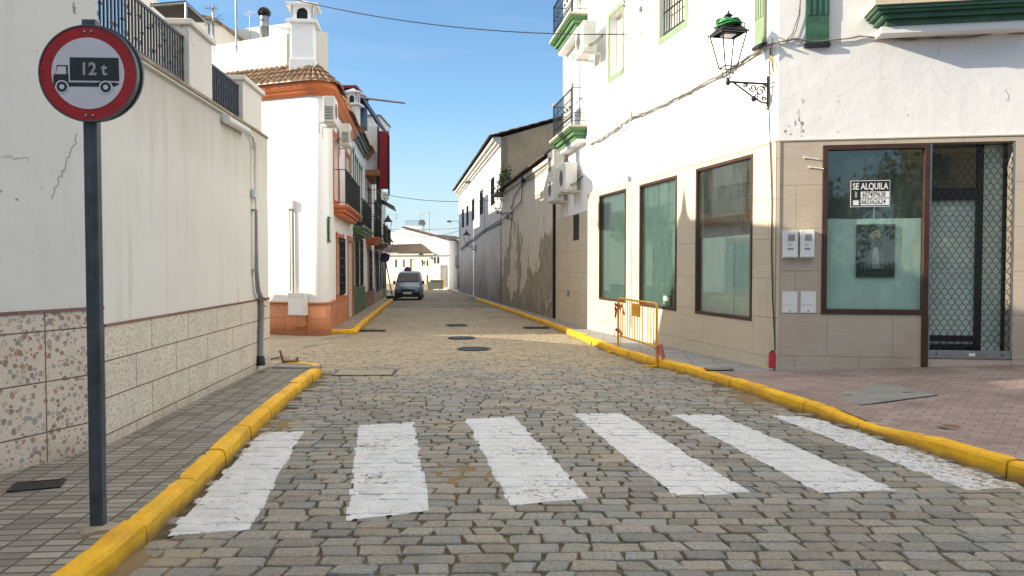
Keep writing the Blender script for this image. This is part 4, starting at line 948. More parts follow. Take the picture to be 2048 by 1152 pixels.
# ================================================================ RIGHT: the shop house
FS_ = Frame((4.12, 12.07), (4.12+.987*11, 12.07-.162*11)); FR = Frame((2.10, 21.3), (4.12, 12.07)); FQ = Frame((1.62, 24.8), (2.10, 21.3))
HS = thing('shop_house', 'tall white corner house with travertine cladding around an empty shop', 'house', FS_)
ZC = 3.66; ZT = 12.0
wins = [rect(FR,1201,1255,391,599), rect(FR,1282,1357,370,612), rect(FR,1395,1509,338,627)]
W1 = rect(FR,1218,1244,40,163); W1 = (W1[0], W1[1], FR.px(1216,158)[1], FR.px(1216,38)[1]); W2 = rect(FR,1320,1368,-40,76); W2 = (W2[0]-.0, W2[1], FR.px(1320,78)[1], FR.px(1320,78)[1]+1.5)
MB().wall(0, FR.L, ZC, ZT, [W1, W2], t=.3).build('wall', M['white_bright'], HS, FR)
MB().wall(0, FR.L-.001, -.5, ZC, wins, t=.3, y=-.03, reveal=.16).build('cladding', M['travertine'], HS, FR)
MB().box(0, FR.L, -.045, .0, ZC-.002, ZC+.02).build('cladding_cap', M['travertine'], HS, FR)
MB().wall(0, FQ.L, 3.25, ZT, [], t=.3).build('wall', M['white_bright'], HS, FQ)
MB().wall(-1.0, FQ.L+.002, -.6, 3.25, [rect(FQ,1150,1160,432,480)], t=.3, y=-.03).build('cladding', M['travertine'], HS, FQ)
window(HS, FQ, *rect(FQ,1150,1160,432,480), frame='iron', mull=0, grille=True, bars=1, proj=.05, depth=.1)
# storefront face
def sS(x): return FS_.px(x, 450)[0]
sw0, sw1 = sS(1643), sS(1857); sd0, sd1 = sw1, sS(2027)
zw0, zw1 = FS_.px(1650, 628)[1], FS_.px(1650, 291)[1]
shop = (sw0, sw1, zw0, zw1); door = (sd0, sd1, .1, zw1)
upS = FS_.px(1625, 88)[1]
BX0, BX1 = sS(1735), sS(2060); bzS = FS_.px(1742, 66, .42)[1]-.25
doorU = (BX0+.7, BX0+1.75, bzS+.6, bzS+2.8); shutO = (sS(1610), sS(1648), upS+.02, upS+2.1)
MB().wall(0, 11, ZC+.0, ZT, [doorU, shutO], t=.3).build('wall', M['shop_white'], HS)
MB().wall(0, 11, -.4, ZC, [shop, door], t=.3, y=-.03, reveal=.25).build('cladding', M['travertine_shop'], HS)
MB().box(0, 11, -.042, .0, ZC-.002, ZC+.015).build('cladding_cap', M['travertine_shop'], HS)
MB().box(-.012, .03, -.045, -.0305, .0, ZC-.01).build('corner_trim', M['travertine'], HS)
# big shop windows on the street side
for i, w in enumerate(wins):
    x0, x1, z0, z1 = w
    o = MB().frame(x0+.003, x1-.003, z0+.003, z1-.003, .055, -.045, .05).build('window', M['brown_frame'], HS, FR, bevel=.004)
    MB().box(x0+.06, x1-.06, .015, .023, z0+.06, z1-.06).build('pane', M['glass'], o, FR)
    zt = z1-.06 if i < 2 else z0+(z1-z0)*.52
    if i < 2: MB().box(x0+.06, x1-.06, .07, .08, z0+.06, zt).build('paper', M['paper2'], o, FR)
    else:
        MB().box(x0+.06, x0+(x1-x0)*.62, .07, .08, z0+.06, zt).box(x0+(x1-x0)*.6, x1-.06, .083, .09, z0+.06, zt+.01).build('paper', M['paper'], o, FR)
        MB().box(x0+.06, x1-.06, .9, .93, z0+.06, z1).build('backdrop', M['black_frame'], o, FR)
    if i == 1:
        MB().box(x0+(x1-x0)*.62, x0+(x1-x0)*.80, .004, .012, z0+.10, z0+.30).build('sticker', M['green_mid'], o, FR); MB().box(x0+(x1-x0)*.65, x0+(x1-x0)*.77, .0, .0035, z0+.18, z0+.27).build('sticker_print', M['plastic'], o, FR)
window(HS, FR, *W1, sur='green_trim', sw=.12, curtain=False, glassm='curtain', mull=1, depth=.2, proud=.015); window(HS, FR, *W2, sur='green_trim', sw=.12, grille=True, bars=3, mull=1, depth=.2, proj=-.06, glassm='curtain', proud=.015)
def shutter(F, x0, x1, z0, z1):
    m = MB(); m.box(x0, x1, -.05, -.02, z0, z1); o = m.build('shutter', M['green_trim' if F is FR else 'green_dark'], HS, F)
    m = MB(); n = 4
    for i in range(n):
        c = lerp(x0, x1, (i+.5)/n); m.box(c-.018, c+.018, -.062, -.0505, z0+.42, z1-.1)
    m.build('shutter_rib', M['green_trim' if F is FR else 'green_dark'], o, F); MB().box(x0-.02, x1+.02, -.08, .01, z0-.06, z0-.002).build('shutter_sill', M['iron'], o, F)
a = FR.px(1514, 95); b = FR.px(1533, 95); shutter(FR, a[0], b[0], a[1], a[1]+2.2); shutter(FS_, sS(1606), sS(1652), upS, upS+2.1)
o = MB().frame(doorU[0], doorU[1], doorU[2], doorU[3], .06, .12, .18).build('balcony_door', M['green_dark'], HS); MB().box(doorU[0]+.06, doorU[1]-.06, .14, .15, doorU[2]+.06, doorU[3]-.06).build('pane', M['dglass'], o)
balcony(HS, FS_, BX0, BX1, bzS+.60, depth=.5, slab='green_dark', h=.24, ironm='iron', mat2='travertine', scroll=True, rail=1.1)
# corner balconies at the far end of the street side
za_, zb_ = FQ.px(1150, 290)[1], FQ.px(1178, 182, .4)[1]
for zz, nm in ((5.55, 1),(8.62, 2)):
    balcony(HS, FQ, FQ.L-3.05, FQ.L-.25, zz, depth=.42, slab='green_mid', h=.30, scroll=True, rail=1.08, knobs=nm == 1, mat2='travertine')
    dx0 = FQ.L-2.25; m = MB(); m.box(dx0, dx0+.11, -.02, .004, zz+.05, zz+2.45).box(dx0+1.1, dx0+1.21, -.02, .004, zz+.05, zz+2.45).box(dx0+.11, dx0+1.1, -.02, .004, zz+2.34, zz+2.45)
    o = m.build('balcony_door', M['green_trim'], HS, FQ); MB().box(dx0+.11, dx0+1.1, -.01, .002, zz+.05, zz+2.34).build('door_leaf', M['plastic'], o, FQ)
MB().box(.0, .10, -.015, .003, 5.9, 8.3).build('corner_band', M['green_trim'], HS, FQ)
def crack(root, F, pts, r=.0035, d=.001, seed=1):
    P = [F.px(x, y) for x, y in pts]; rd = random.Random(seed); o = []
    for (a, b), (c, e) in zip(P, P[1:]):
        for k in range(7): t = k/7; o.append((lerp(a, c, t)+rd.uniform(-.018,.018), -d, lerp(b, e, t)+rd.uniform(-.018,.018)))
    MB().tube(o, r, 3, cap=False).build('plaster_crack', M['coping'], root, F)
def flake(root, F, x, y, w_, h, seed):
    a, b = F.px(x, y); rd = random.Random(seed); n = 11
    MB().prism([(a+w_*math.cos(t*6.283/n)*rd.uniform(.45,1), b+h*math.sin(t*6.283/n)*rd.uniform(.45,1)) for t in range(n)], -.004, .002).build('peeled_patch', M['lid'], root, F)
for i, (x, y, a, b) in enumerate([(1570,262,.02,.03),(1578,252,.015,.012),(1581,268,.02,.012),(1590,246,.008,.05),(1597,240,.012,.02),(1604,247,.02,.035),(1606,262,.012,.03),(1603,272,.01,.012),(1640,236,.01,.01),(1674,203,.01,.01),(1675,263,.012,.008),(1815,230,.012,.01)]): flake(HS, FS_, x, y, a, b, i)
crack(HS, FS_, [(1598,218),(1596,235),(1603,250),(1601,268)], .003, seed=3); crack(HS, FS_, [(1604,197),(1606,206)], .004, seed=4); crack(HS, FS_, [(2010,180),(2018,192),(2014,204)], .003, seed=6)
crack(HA, FA, [(156,270),(145,300),(132,330),(122,352),(112,375),(104,405)], .003, seed=8); crack(HA, FA, [(150,8),(147,18),(152,30)], .004, seed=9); crack(HA, FA, [(0,312),(30,315),(60,320)], .002, seed=10)
# house body (rear volumes) and the small plate
bd = MB(); pts = [FS_.w(.05,.33), FS_.w(11,.33), FS_.w(11,10), (8.5, 24.8, 0), FQ.w(0,.33), FQ.w(FQ.L,.33), FR.w(FR.L-.4,.33)]
up = MB().prismz([(p[0], p[1]) for p in [FS_.w(.15,.33), FS_.w(11,.33), FS_.w(11,10), Vector((8.5,24.8,0)), FQ.w(0.01,.31), FQ.w(FQ.L,.33)]], ZC+.2, ZT-.05)
up.v = loc(FS_, up.v); up.build('upper_floors', M['shop_white'], HS)
MB().wall(0, 6.80, -1, ZT-.06, [], t=.2).build('side_wall', M['shop_white'], HS, Frame((8.5, 24.78), (1.63, 24.78)))
MB().box(0,.3,-.045,-.031, .78,.98).build('vent', M['lid'], HS, FQ.at(FQ.px(1137,580)[0], 0))
# shop window
x0, x1, z0, z1 = shop
o = MB().frame(x0+.002, x1-.002, z0+.002, z1-.002, .075, -.05, .06).build('window', M['brown_frame'], HS, bevel=.004)
MB().box(x1-.09, x1+.004, -.055, .07, .12, z0).build('window_post', M['brown_frame'], o)
MB().box(x0+.08, x1-.08, .018, .026, z0+.08, z1-.08).build('pane', M['glass'], o)
zp_ = FS_.px(1700, 437)[1]
m = MB(); vs = []; nx = 40; nz = 26
for i in range(nx+1):
    for j in range(nz+1):
        xx = lerp(x0+.078, x1-.078, i/nx); zz = lerp(z0+.08, zp_, j/nz); vs.append((xx, .075+.012*noise.noise((xx*4.2, zz*2.2, 1))+.008*noise.noise((xx*11, zz*7, 3)), zz+(.012*noise.noise((xx*2, 0, 5)) if j == nz else 0)))
m.add(vs, [(i*(nz+1)+j, (i+1)*(nz+1)+j, (i+1)*(nz+1)+j+1, i*(nz+1)+j+1) for i in range(nx) for j in range(nz)], True); m.build('paper', M['paper'], o)
# interior of the empty shop
IN = MB(); IN.box(.2, sd0-.05, 2.6, 2.65, .1, ZC); IN.box(sd0-.03, 4.6, 2.6, 2.65, .1, ZC); IN.box(4.6, 4.65, .3, 2.6, .1, ZC); IN.box(.15, .2, .7, 2.6, .1, ZC); IN.box(.15, 4.65, .3, 2.65, ZC, ZC+.05); IN.build('shop_room', M['room'], HS)
MB().box(.15, 4.65, .26, 2.6, .12, .16).build('shop_floor', M['room_floor'], HS)
# shop door: dark frame with clear glass set back behind the rolling grille
x0, x1, z0, z1 = door; zf = FS_.px(1900, 718)[1]
dz = .28; o = MB().box(x0+.0, x0+.05, dz, dz+.06, zf, z1).box(x0+.78, x0+.87, dz, dz+.06, zf, z1).box(x0+.05, x0+.78, dz+.002, dz+.058, FS_.px(1900,398)[1], FS_.px(1900,372)[1]).box(x0+.05, x0+.78, dz+.002, dz+.058, zf+.24, zf+.33).build('shop_door', M['black_frame'], HS)
MB().box(x0+.05, x0+.78, dz+.025, dz+.033, zf+.33, z1-.02).build('pane', M['clear'], o); MB().box(x0+.87, x1, dz+.025, dz+.033, zf+.2, z1-.02).build('pane', M['clear'], o)
MB().box(x0+.02, x0+.82, dz+.07, dz+.075, zf+.2, FS_.px(1900,398)[1]).box(x0+.84, x1, dz+.09, dz+.095, zf+.1, z1).build('pale_door_backing', M['paper'], HS)  # pale sheets added to stand in for the brightness of a sunlit room
MB().box(x0+.002, x1-.002, -.02, .5, .0, zf-.003).build('threshold', M['travertine_shop'], HS)
# rolling grille of overlapping wire scallops
gx0, gx1, gz0, gz1 = x0+.03, x1-.03, FS_.px(1900, 700)[1], z1-.01
m = MB(); pw = .105; rh = .078; nrow = int((gz1-gz0)/rh); ncol = int(round((gx1-gx0)/pw)); pw = (gx1-gx0)/ncol
for r_ in range(nrow):
    z = gz0+r_*rh; off = (r_ % 2)*pw/2; pts = []
    for i in range(ncol*6+1):
        xx = gx0+(i/6)*pw; ph = ((xx-gx0+off)/pw) % 1.0; pts.append((xx, -.012, z + rh*(math.sqrt(max(0, 1-(2*ph-1)**2)))*.98))
    m.tube(pts, .0056, 4, cap=False)
GR = m.build('rolling_grille', M['iron'], HS)
MB().box(gx0-.02, gx1+.02, -.03, .0, gz0-.12, gz0-.004).build('bottom_bar', M['steel'], GR, bevel=.004)
MB().box(gx0-.028, gx0-.002, -.028, .01, gz0, gz1).box(gx1+.002, gx1+.028, -.028, .01, gz0, gz1).build('guide_rail', M['steel'], GR)
MB().box(gx0+.55, gx0+.64, -.034, -.031, gz0-.085, gz0-.04).build('sticker', M['plastic'], GR)
for xx in (gx0+.10, gx1-.10): MB().lathe([(.014,-.036),(.014,-.03)], (xx, 0, gz0-.06), 10, 'y').build('lock', M['iron'], GR)
# ================================================================ RIGHT: weathered low building and tall warehouse
FW = Frame((-.54, 39.8), (1.60, 24.9)); HW = thing('weathered_building', 'low weathered building with peeling plaster and a mossy tiled eave', 'building', FW)
MB().wall(0, FW.L, -1, 5.45, t=.3).build('wall', M['weathered'], HW)
m = MB(); m.box(0, FW.L, .31, 8, -1, 5.4); m.build('body', M['weathered'], HW)
m = MB(); tile_roof_path(m, [(0,-.28),(FW.L,-.28)], [(0,4.0),(FW.L,4.0)], 5.46, 7.0, pitch=.21); m.build('tiled_roof', M['roof_dark'], HW)
MB().box(0, FW.L, -.10, .01, 5.30, 5.452).build('eave_moulding', M['weathered'], HW)
FG = Frame((-4.77, 69.7), (-.56, 39.9)); HG = thing('warehouse', 'long old whitewashed warehouse with small high windows and a bare rendered gable', 'warehouse', FG)
gws = [rect(FG, a, b, yt, yb) for a, b, yt, yb in ((924,928,432,456),(933,937,418,452),(944,949,405,442),(960,966,386,430),(982,989,362,412))]
gws = [(a, max(b, a+.75), c, c+1.5) for a, b, c, d in gws]
ZE = 8.3
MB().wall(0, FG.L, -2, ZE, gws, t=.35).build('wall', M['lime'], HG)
for w in gws: window(HG, FG, *w, frame='iron', grille=True, bars=3, proj=.02, mull=0)
mm = MB(); mm.box(0,FG.L,-.12,.02,ZE-.42,ZE-.30); mm.box(0,FG.L,-.26,.02,ZE-.30,ZE-.16); mm.box(0,FG.L,-.42,.02,ZE-.16,ZE); mm.build('cornice', M['old_white'], HG)
m = MB(); tile_roof_path(m, [(0,-.62),(FG.L+.2,-.62)], [(0,6),(FG.L+.2,6)], ZE+.01, ZE+1.9, pitch=.26, course=.5); m.build('tiled_roof', M['roof_dark'], HG)
MB().prismx([(.0,-2),(.0,ZE-.02),(6.0,ZE+1.8),(12,ZE-.1),(12,-2)], FG.L-.35, FG.L).build('gable_wall', M['gable'], HG)
MB().box(.1, FG.L-.4, .36, 11.9, -2, ZE-.1).build('body', M['lime'], HG)
# ================================================================ far houses closing the street
YF = 88.0
a = pxw(765, 580, YF); b = pxw(868, 580, YF-3)
FE = Frame((a.x, a.y), (b.x, b.y)); zE = pxw(820, 507, YF).z; zb0 = -1.3
HE = thing('yellowed_house', 'low yellowish white house with a dark tiled roof at the far end of the street', 'house', FE)
ew = [rect(FE, x0, x1, y0, y1) for x0, x1, y0, y1 in ((789.5,793.5,519,535),(805.5,809,519,535),(843,846,520,532),(853,856,520,532))] + [rect(FE,819,829.5,518,545), rect(FE,852.5,855.5,550,575)]
MB().wall(0, FE.L, zb0-.4, zE, ew, t=.4).build('wall', M['far_yellow'], HE)
for w in ew[:4]+[ew[5]]: window(HE, FE, *w, frame='iron', mull=0, depth=.08)
MB().box(ew[4][0], ew[4][1], .12, .16, ew[4][2], ew[4][3]).build('door', M['curtain'], HE)
MB().box(0, FE.L+.01, -.03, .01, zb0-.4, zb0+.95).build('skirting', M['coping'], HE)
pk = pxw(790, 482, YF); sl_ = FE.inv @ pk
m = MB(); rp = [(-2, -.5, zE), (FE.L+.1, -.6, zE-.1), (FE.inv @ pxw(800, 484, YF+5))[:], (-2, 5.5, (FE.inv @ pxw(800, 482, YF+5)).z)]
tile_roof_path(m, [(-2,-.45),(FE.L+.2,-.45)], [(-2,6.0),(FE.L-6.2,6.0)], zE+.02, (FE.inv @ pxw(790, 480, YF+6)).z, pitch=.28, course=.5); m.build('tiled_roof', M['roof_dark'], HE)
m = MB(); m.add([(FE.L+.2,-.45,zE),(FE.L+.2,6,zE),(FE.L-6.2,6,(FE.inv @ pxw(790, 480, YF+6)).z)], [(0,1,2)]); m.box(.02,FE.L-.02,.41,6,zb0,zE-.02); m.build('body', M['far_yellow'], HE)
MB().box(-2, FE.L+.15, -.30, .0, zE-.20, zE-.02).build('cornice', M['far_yellow'], HE)
FZ = Frame((-13.4, 54.5), (-13.9, 80)); HZ = thing('white_house', 'unseen white house added beyond the left row to shade the warehouse', 'house', FZ)  # out of view, added to keep the sun off the warehouse wall
az = [(x, x+1.1, 1.0, 2.6) for x in (3, 8, 13, 18)] + [(x, x+1.1, 4.6, 6.2) for x in (3, 8, 13, 18)]
MB().wall(0, FZ.L, -2, 9.6, az, t=.3).build('wall', M['white'], HZ); MB().box(0, FZ.L, .31, 8, -2, 9.55).build('body', M['white'], HZ)
for w in az: window(HZ, FZ, *w, frame='iron')
# white gabled house behind
YG = 93.0; o0 = pxw(740, 580, YG+4); o1 = pxw(818, 580, YG)
F2 = Frame((pxw(770,560,YG).x-3, YG), (pxw(899,560,YG-4).x, YG-4)); H3 = thing('white_gabled_house', 'large white gabled house rising behind the yellowish house at the street end', 'house', F2)
P_ = lambda x, y: F2.px(x, y)
prof = [P_(765,600), P_(765,470), P_(806,457), P_(898,481), P_(898,600)]
FWg = Frame((pxw(867,560,84.9).x, 84.9), (pxw(899,560,84.1).x, 84.1))
wl = [rect(FWg,868,871,514,527), rect(FWg,874,878,514,527), rect(FWg,883,892,533,575)]
m = MB().prism([(x, z) for x, z in prof], .02, 7); m.build('wall', M['white_bright'], H3)
gq = [FWg.px(x, y) for x, y in ((867,600),(867,472),(898,481),(898,600))]; MB().prism([(x, z) for x, z in gq], .0, 5).build('front_wing', M['white_bright'], H3, FWg)
MB().prism([gq[1], gq[2], (gq[2][0]+.2, gq[2][1]+.12), (gq[1][0], gq[1][1]+.17)], -.25, 5).build('wing_roof', M['roof_dark'], H3, FWg)
for w in wl[:2]: o = MB().frame(w[0], w[1], w[2], w[3], .06, -.03, .02).build('window', M['iron'], H3, FWg); MB().box(w[0]+.06, w[1]-.06, -.01, .02, w[2]+.06, w[3]-.06).build('pane', M['dglass'], o, FWg)
w = wl[2]; o = MB().frame(w[0]-.15, w[1]+.15, w[2], w[3]+.15, .15, -.03, .02, bottom=False).build('door', M['lid'], H3, FWg); MB().box(w[0], w[1], -.01, .02, w[2], w[3]).build('door_leaf', M['pvc'], o, FWg)
m = MB(); a_, b_ = P_(806,456), P_(901,481.5); m.prism([a_, b_, (b_[0], b_[1]+.18), (a_[0], a_[1]+.18)], -.25, .9); m.build('roof', M['roof_dark'], H3)
MB().box(0, FWg.L, -.10, .01, FWg.px(870,512)[1], FWg.px(870,510)[1]).build('string_course', M['coping'], H3, FWg)
t, f, w_, za, zb_ = loose_box('roof_room', 'small white roof room with a railing on the far gabled house', 'roof room', 811, 844, 451, 466, YG+1, 3, 'white')
m = MB()
for i in range(15): c = w_*i/14; m.box(c-.02, c+.02, -.02, .02, zb_, zb_+.55)
m.box(0, w_, -.03, .03, zb_+.55, zb_+.6); m.build('railing', M['steel'], t)
F3 = Frame((pxw(897,560,YG-4.2).x, YG-4.2), (pxw(925,560,YG-8).x, YG-8)); F3.L = 8
H4 = thing('balcony_house', 'narrow white house with balcony door and brown skirting beside the warehouse end', 'house', F3)
P_ = lambda x, y: F3.px(x, y)
ops = [rect(F3,898,902,497,528), rect(F3,909,913,500,528), rect(F3,899,904,545,572), rect(F3,907,911,545,572), rect(F3,914,918,548,575)]
MB().wall(0, 8, -2, P_(905,483)[1], ops, t=.4).build('wall', M['white'], H4); MB().box(0,8,-.03,.0,-2,P_(905,570)[1]).build('skirting', M['brown_tiles'], H4)
for w in ops: window(H4, F3, *w, frame='iron', mull=0)
balcony(H4, F3, P_(897,530)[0], P_(920,530)[0], P_(900,531)[1], depth=.5, slab='coping')
MB().box(-.1, 8, -.4, 6, P_(905,483)[1], P_(905,480)[1]).build('roof', M['roof'], H4)
M['asphalt'] = simple('dark_asphalt', (.05,.05,.052), .9, 0, .15, 3, .4)
# ================================================================ truck sign on its pole (two discs back to back)
SP = gpx(197, 1056, .132); fS = Frame((SP.x, SP.y), ang=R(3), z=.12)
T = thing('road_sign', 'round red bordered truck weight limit sign on a grey steel pole beside the left kerb', 'road sign', fS)
top = fS.px(180, 41)[1]
m = MB(); m.box(-.040, .040, -.030, .030, -.02, top); m.build('pole', M['pole'], T, bevel=.006)
MB().lathe([(.13,-.02),(.12,.012),(.075,.028),(.05,.034)], (.01,0,0), 14).build('mortar_collar', M['concrete'], T)
m = MB(); m.box(-.016,.016,-.032,-.0302,.05,top-.62).build('pole_rib', M['steel' if False else 'pole'], T)
cx_, cz_ = fS.px(176.5, 147, .05); 
def disc(r, y0, y1, mat, name, par, n=72, r2=None):
    return MB().lathe([(r, y1),(r, y0)] if r2 is None else [(r, y1),(r, y0+.004),(r2, y0)], (cx_, 0, cz_), n, 'y', False).build(name, M[mat], par)
D = disc(.284, -.052, -.034, 'red_film', 'sign_face', T, r2=.279)
disc(.212, -.0545, -.0521, 'white_film', 'white_disc', D)
m = MB().lathe([(.284,-.02),(.288,-.02),(.288,-.057),(.281,-.057),(.281,-.051)], (cx_,0,cz_), 72, 'y', False); m.build('rim', M['sign_back'], D)
o = MB().lathe([(.284,.024),(.290,.024),(.290,.004),(.284,.004)], (cx_+.008,0,cz_+.012), 72, 'y', False).build('rear_sign', M['sign_back'], T)
MB().box(-.09+cx_, .09+cx_, -.03, .045, cz_+.235, cz_+.255).box(-.09+cx_, .09+cx_, -.03, .045, cz_-.255, cz_-.235).build('clamp', M['steel'], T)
for dx, dz in ((-.016,.247),(.024,.249),(-.016,-.250),(.026,-.250)): MB().lathe([(.0085,-.053),(.0085,-.058),(.004,-.061)], (cx_+dx,0,cz_+dz), 8, 'y').build('rivet', M['steel'], D)
for dx, dz in ((-.262,.012),(-.260,-.04),(.235,.02),(.235,-.03)): MB().lathe([(.0045,-.053),(.0045,-.0555)], (cx_+dx,0,cz_+dz), 8, 'y').build('rivet_hole', M['black'], D)
# truck pictogram, metres from the disc centre (photo scale about 3.07 mm per pixel)
q = .284/97.0
def pp(pts): return [(cx_+(x-176.5)*q, cz_-(y-147)*q) for x, y in pts]
def pf(x, y): return pp([(x,y)])[0]
m = MB()
m.prism(pp([(141,115),(238,115),(239,162),(141,162)]), -.0562, -.0546)                                  # box
m.prism(pp([(115,131),(137,131),(137,152),(112,152)]), -.0558, -.0546)                                  # cab upper
m.prism(pp([(108,150),(138,150),(138,166),(200,166),(200,174),(136,174),(134,168),(126,162),(115,164),(110,175),(108,175)]), -.0560, -.0546)
m.prism(pp([(194,165),(232,165),(240,168),(228,174),(224,171),(218,164),(205,162),(198,168),(196,174),(190,174)]), -.0556, -.0546)
TR = m.build('truck_symbol', M['black'], D)
m = MB().prism(pp([(117,134),(133.5,134),(133.5,149.5),(113.5,149.5)]), -.0574, -.0563).prism(pp([(141,162.6),(200,162.6),(200,165.2),(141,165.2)]), -.0574, -.0563)
m.build('cab_window', M['white_film'], D)
for x in (125, 212): 
    c = pf(x, 175); MB().lathe([(13.5*q,-.0563),(13.5*q,-.0574)], (c[0],0,c[1]), 28, 'y', False).build('wheel_arch', M['white_film'], D)
    MB().lathe([(10.5*q,-.0575),(10.5*q,-.0582)], (c[0],0,c[1]), 28, 'y', False).build('truck_wheel', M['black'], D)
    MB().lathe([(5*q,-.0583),(5*q,-.0590)], (c[0],0,c[1]), 20, 'y', False).build('truck_hub', M['white_film'], D)
c = pf(161, 150); text_mesh('weight_lettering', '12 t', .104, M['grey_film'], D, fS, c[0], c[1], -.0572, .0006, .0022, sx=.94)
# ================================================================ terrace wall fittings
def polyon(F, pts, d): return [(*[F.px(x, y, d)[0]], -d, F.px(x, y, d)[1]) for x, y in pts]
T = thing('drainpipe', 'grey drainpipe with a red tape scrap at the end of the terrace wall', 'pipe', FB)
pd = polyon(FB, [(511,285),(510,350),(512,420),(513,540),(516,580),(523,598),(522,660),(521,728)], .06)
MB().tube(pd[:3], .018, 8).build('upper_pipe', M['cream'], T); MB().tube(pd[2:], [.020,.03,.035,.042,.042,.042], 8).build('pipe', M['pvc'], T)
m = MB()
for i in (2, 3, 5, 6): p = pd[i]; m.box(p[0]-.06, p[0]+.06, -.07, -.003, p[2]-.012, p[2]+.012)
m.build('pipe_bracket', M['steel'], T)
p = pd[5]; MB().tube([(p[0]-.05,-.11,p[2]+.02),(p[0]+.05,-.12,p[2]-.03),(p[0]+.06,-.06,p[2]+.03),(p[0]-.05,-.02,p[2]-.04),(p[0]+.02,-.12,p[2]-.12)], .010, 4).build('tape_scrap', M['red'], T)
p = pd[-1]; MB().lathe([(.075,p[2]-.02),(.06,p[2]+.12),(.045,p[2]+.13)], (p[0],-.06,0), 10).build('pipe_shoe', M['iron'], T)
pl = polyon(FB, [(508,385),(515,385),(515,400),(508,400)], .05); m = MB().box(pl[0][0]-.02, pl[1][0]+.02, -.07, -.02, pl[2][2]+.03, pl[0][2]+.05).build('junction_box', M['plastic'], T)
T = thing('conduit_pipe', 'painted conduit running under the coping of the terrace wall to a white tube end', 'pipe', FB)
a_ = polyon(FB, [(275,108),(300,125),(350,160),(400,192),(450,232)], .03); zz = [3.74]*5
pts = [(p[0], -.03, 3.76) for p in a_]; MB().tube(pts, .017, 6).build('pipe', M['cream'], T)
b_ = polyon(FB, [(452,238),(494,262)], .07); MB().tube([b_[0], (b_[1][0], -.07, b_[1][2])], .055, 12).build('tube_lamp', M['plastic'], T)
b_ = polyon(FB, [(494,262),(506,275),(508,300)], .04); MB().tube(b_, .018, 6).build('elbow', M['cream'], T)
# ================================================================ wall lamps
def make_lamp(f, label, group):
    """origin on the wall at the bracket's top bar; local -y points away from the wall"""
    t = thing('street_lamp', label, 'street lamp', f, group)
    m = MB(); m.box(-.022, .022, -.02, .0, -.36, .12); m.lathe([(.03,-.02),(.005,-.05)], (0,-.01,-.36), 8, 'z')
    m.tube([(0,-.01,0),(0,-.66,.0)], .018, 6); m.tube([(0,-.01,-.30),(0,-.10,-.30),(0,-.25,-.23),(0,-.42,-.12),(0,-.60,-.01)], .015, 6)
    def spiral(cy, cz, r, turns, a0, sgn=1):
        n = int(turns*12); return [(0, cy+sgn*r*(1-i/n*.78)*math.cos(a0+i*turns*2*math.pi/n), cz+r*(1-i/n*.78)*math.sin(a0+i*turns*2*math.pi/n)) for i in range(n+1)]
    for s_ in (spiral(-.14,-.12,.085,1.4,0),(spiral(-.27,-.075,.065,1.4,math.pi)),(spiral(-.20,-.21,.045,1.2,1)),(spiral(-.40,-.045,.04,1.3,0)),(spiral(-.07,-.23,.04,1.2,2)),(spiral(-.07,-.05,.035,1.1,0))): m.tube(s_, .012, 4)
    m.lathe([(.005,-.05),(.045,-.02),(.05,.0),(.03,.03),(.004,.05)], (0,-.25,-.245), 8, 'y')
    m.build('bracket', M['iron'], t)
    Y = -.70
    m = MB().lathe([(.012,-.06),(.035,-.03),(.03,.03),(.02,.06)], (0,Y,0), 10)
    bw, tw = .10, .205; zb, zt = .22, .74
    for i in range(4):
        a = math.pi/4+i*math.pi/2; b = a+math.pi/2; c1, s1 = math.cos(a)*1.414, math.sin(a)*1.414; c2, s2 = math.cos(b)*1.414, math.sin(b)*1.414
        m.tube([(c1*bw, Y+s1*bw, zb),(c1*tw, Y+s1*tw, zt)], .011, 4)
        m.tube([(c1*.01, Y+s1*.01, .05),(c1*.055, Y+s1*.055, .08),(c1*.06, Y+s1*.06, .16),(c1*bw, Y+s1*bw, zb)], .009, 4)
        m.tube([(c1*bw, Y+s1*bw, zb),(c2*bw, Y+s2*bw, zb)], .012, 4); m.tube([(c1*tw, Y+s1*tw, zt),(c2*tw, Y+s2*tw, zt)], .015, 4)
        m.lathe([(.014,0),(.006,.05),(.001,.06)], (c1*(tw+.02), Y+s1*(tw+.02), zt-.01), 6)
    m.build('lantern_frame', M['iron'], t)
    m = MB(); e = tw+.02; e2 = .10; z1_, z2_ = zt+.01, zt+.19
    def ring(e_, z_): return [(-e_,Y-e_,z_),(e_,Y-e_,z_),(e_,Y+e_,z_),(-e_,Y+e_,z_)]
    k = ring(e, z1_)+ring(e*.62, z1_+.10)+ring(e2, z2_)+ring(e-.01, z1_-.006)
    m.add(k, [(i, (i+1) % 4, 4+(i+1) % 4, 4+i) for i in range(4)]+[(4+i, 4+(i+1) % 4, 8+(i+1) % 4, 8+i) for i in range(4)]+[(8,9,10,11)])
    m.lathe([(.085,z2_),(.075,z2_+.03),(.05,z2_+.05),(.05,z2_+.08),(.075,z2_+.09),(.04,z2_+.12),(.02,z2_+.13),(.018,z2_+.16),(.004,z2_+.18)], (0,Y,0), 12)
    o = m.build('lantern_roof', M['iron'], t)
    MB().box(-.09,.09,Y-.09,Y+.09,zt-.03,zt-.005).build('reflector', M['plastic'], t)
    return t
def wall_at(F, x, y, d): s_, z_ = F.px(x, y, d); return s_, z_
s_, z_ = FR.px(1537, 168, .0)
GL = 'black wrought iron street lamps on wall brackets'
l0 = make_lamp(FR.at(s_, z_), 'nearest wrought iron wall lamp, by the white shop corner, green cable coil on its roof', GL)
def lamp_copy(F, x, ycen, label, d=.70):
    s_, z_ = F.px(x, ycen, d); return dup_tree(l0, F.at(s_, z_-.50), label, GL)
lamp_copy(FW, 995, 404, 'black wall lamp on the weathered right wall beside the dry weeds')
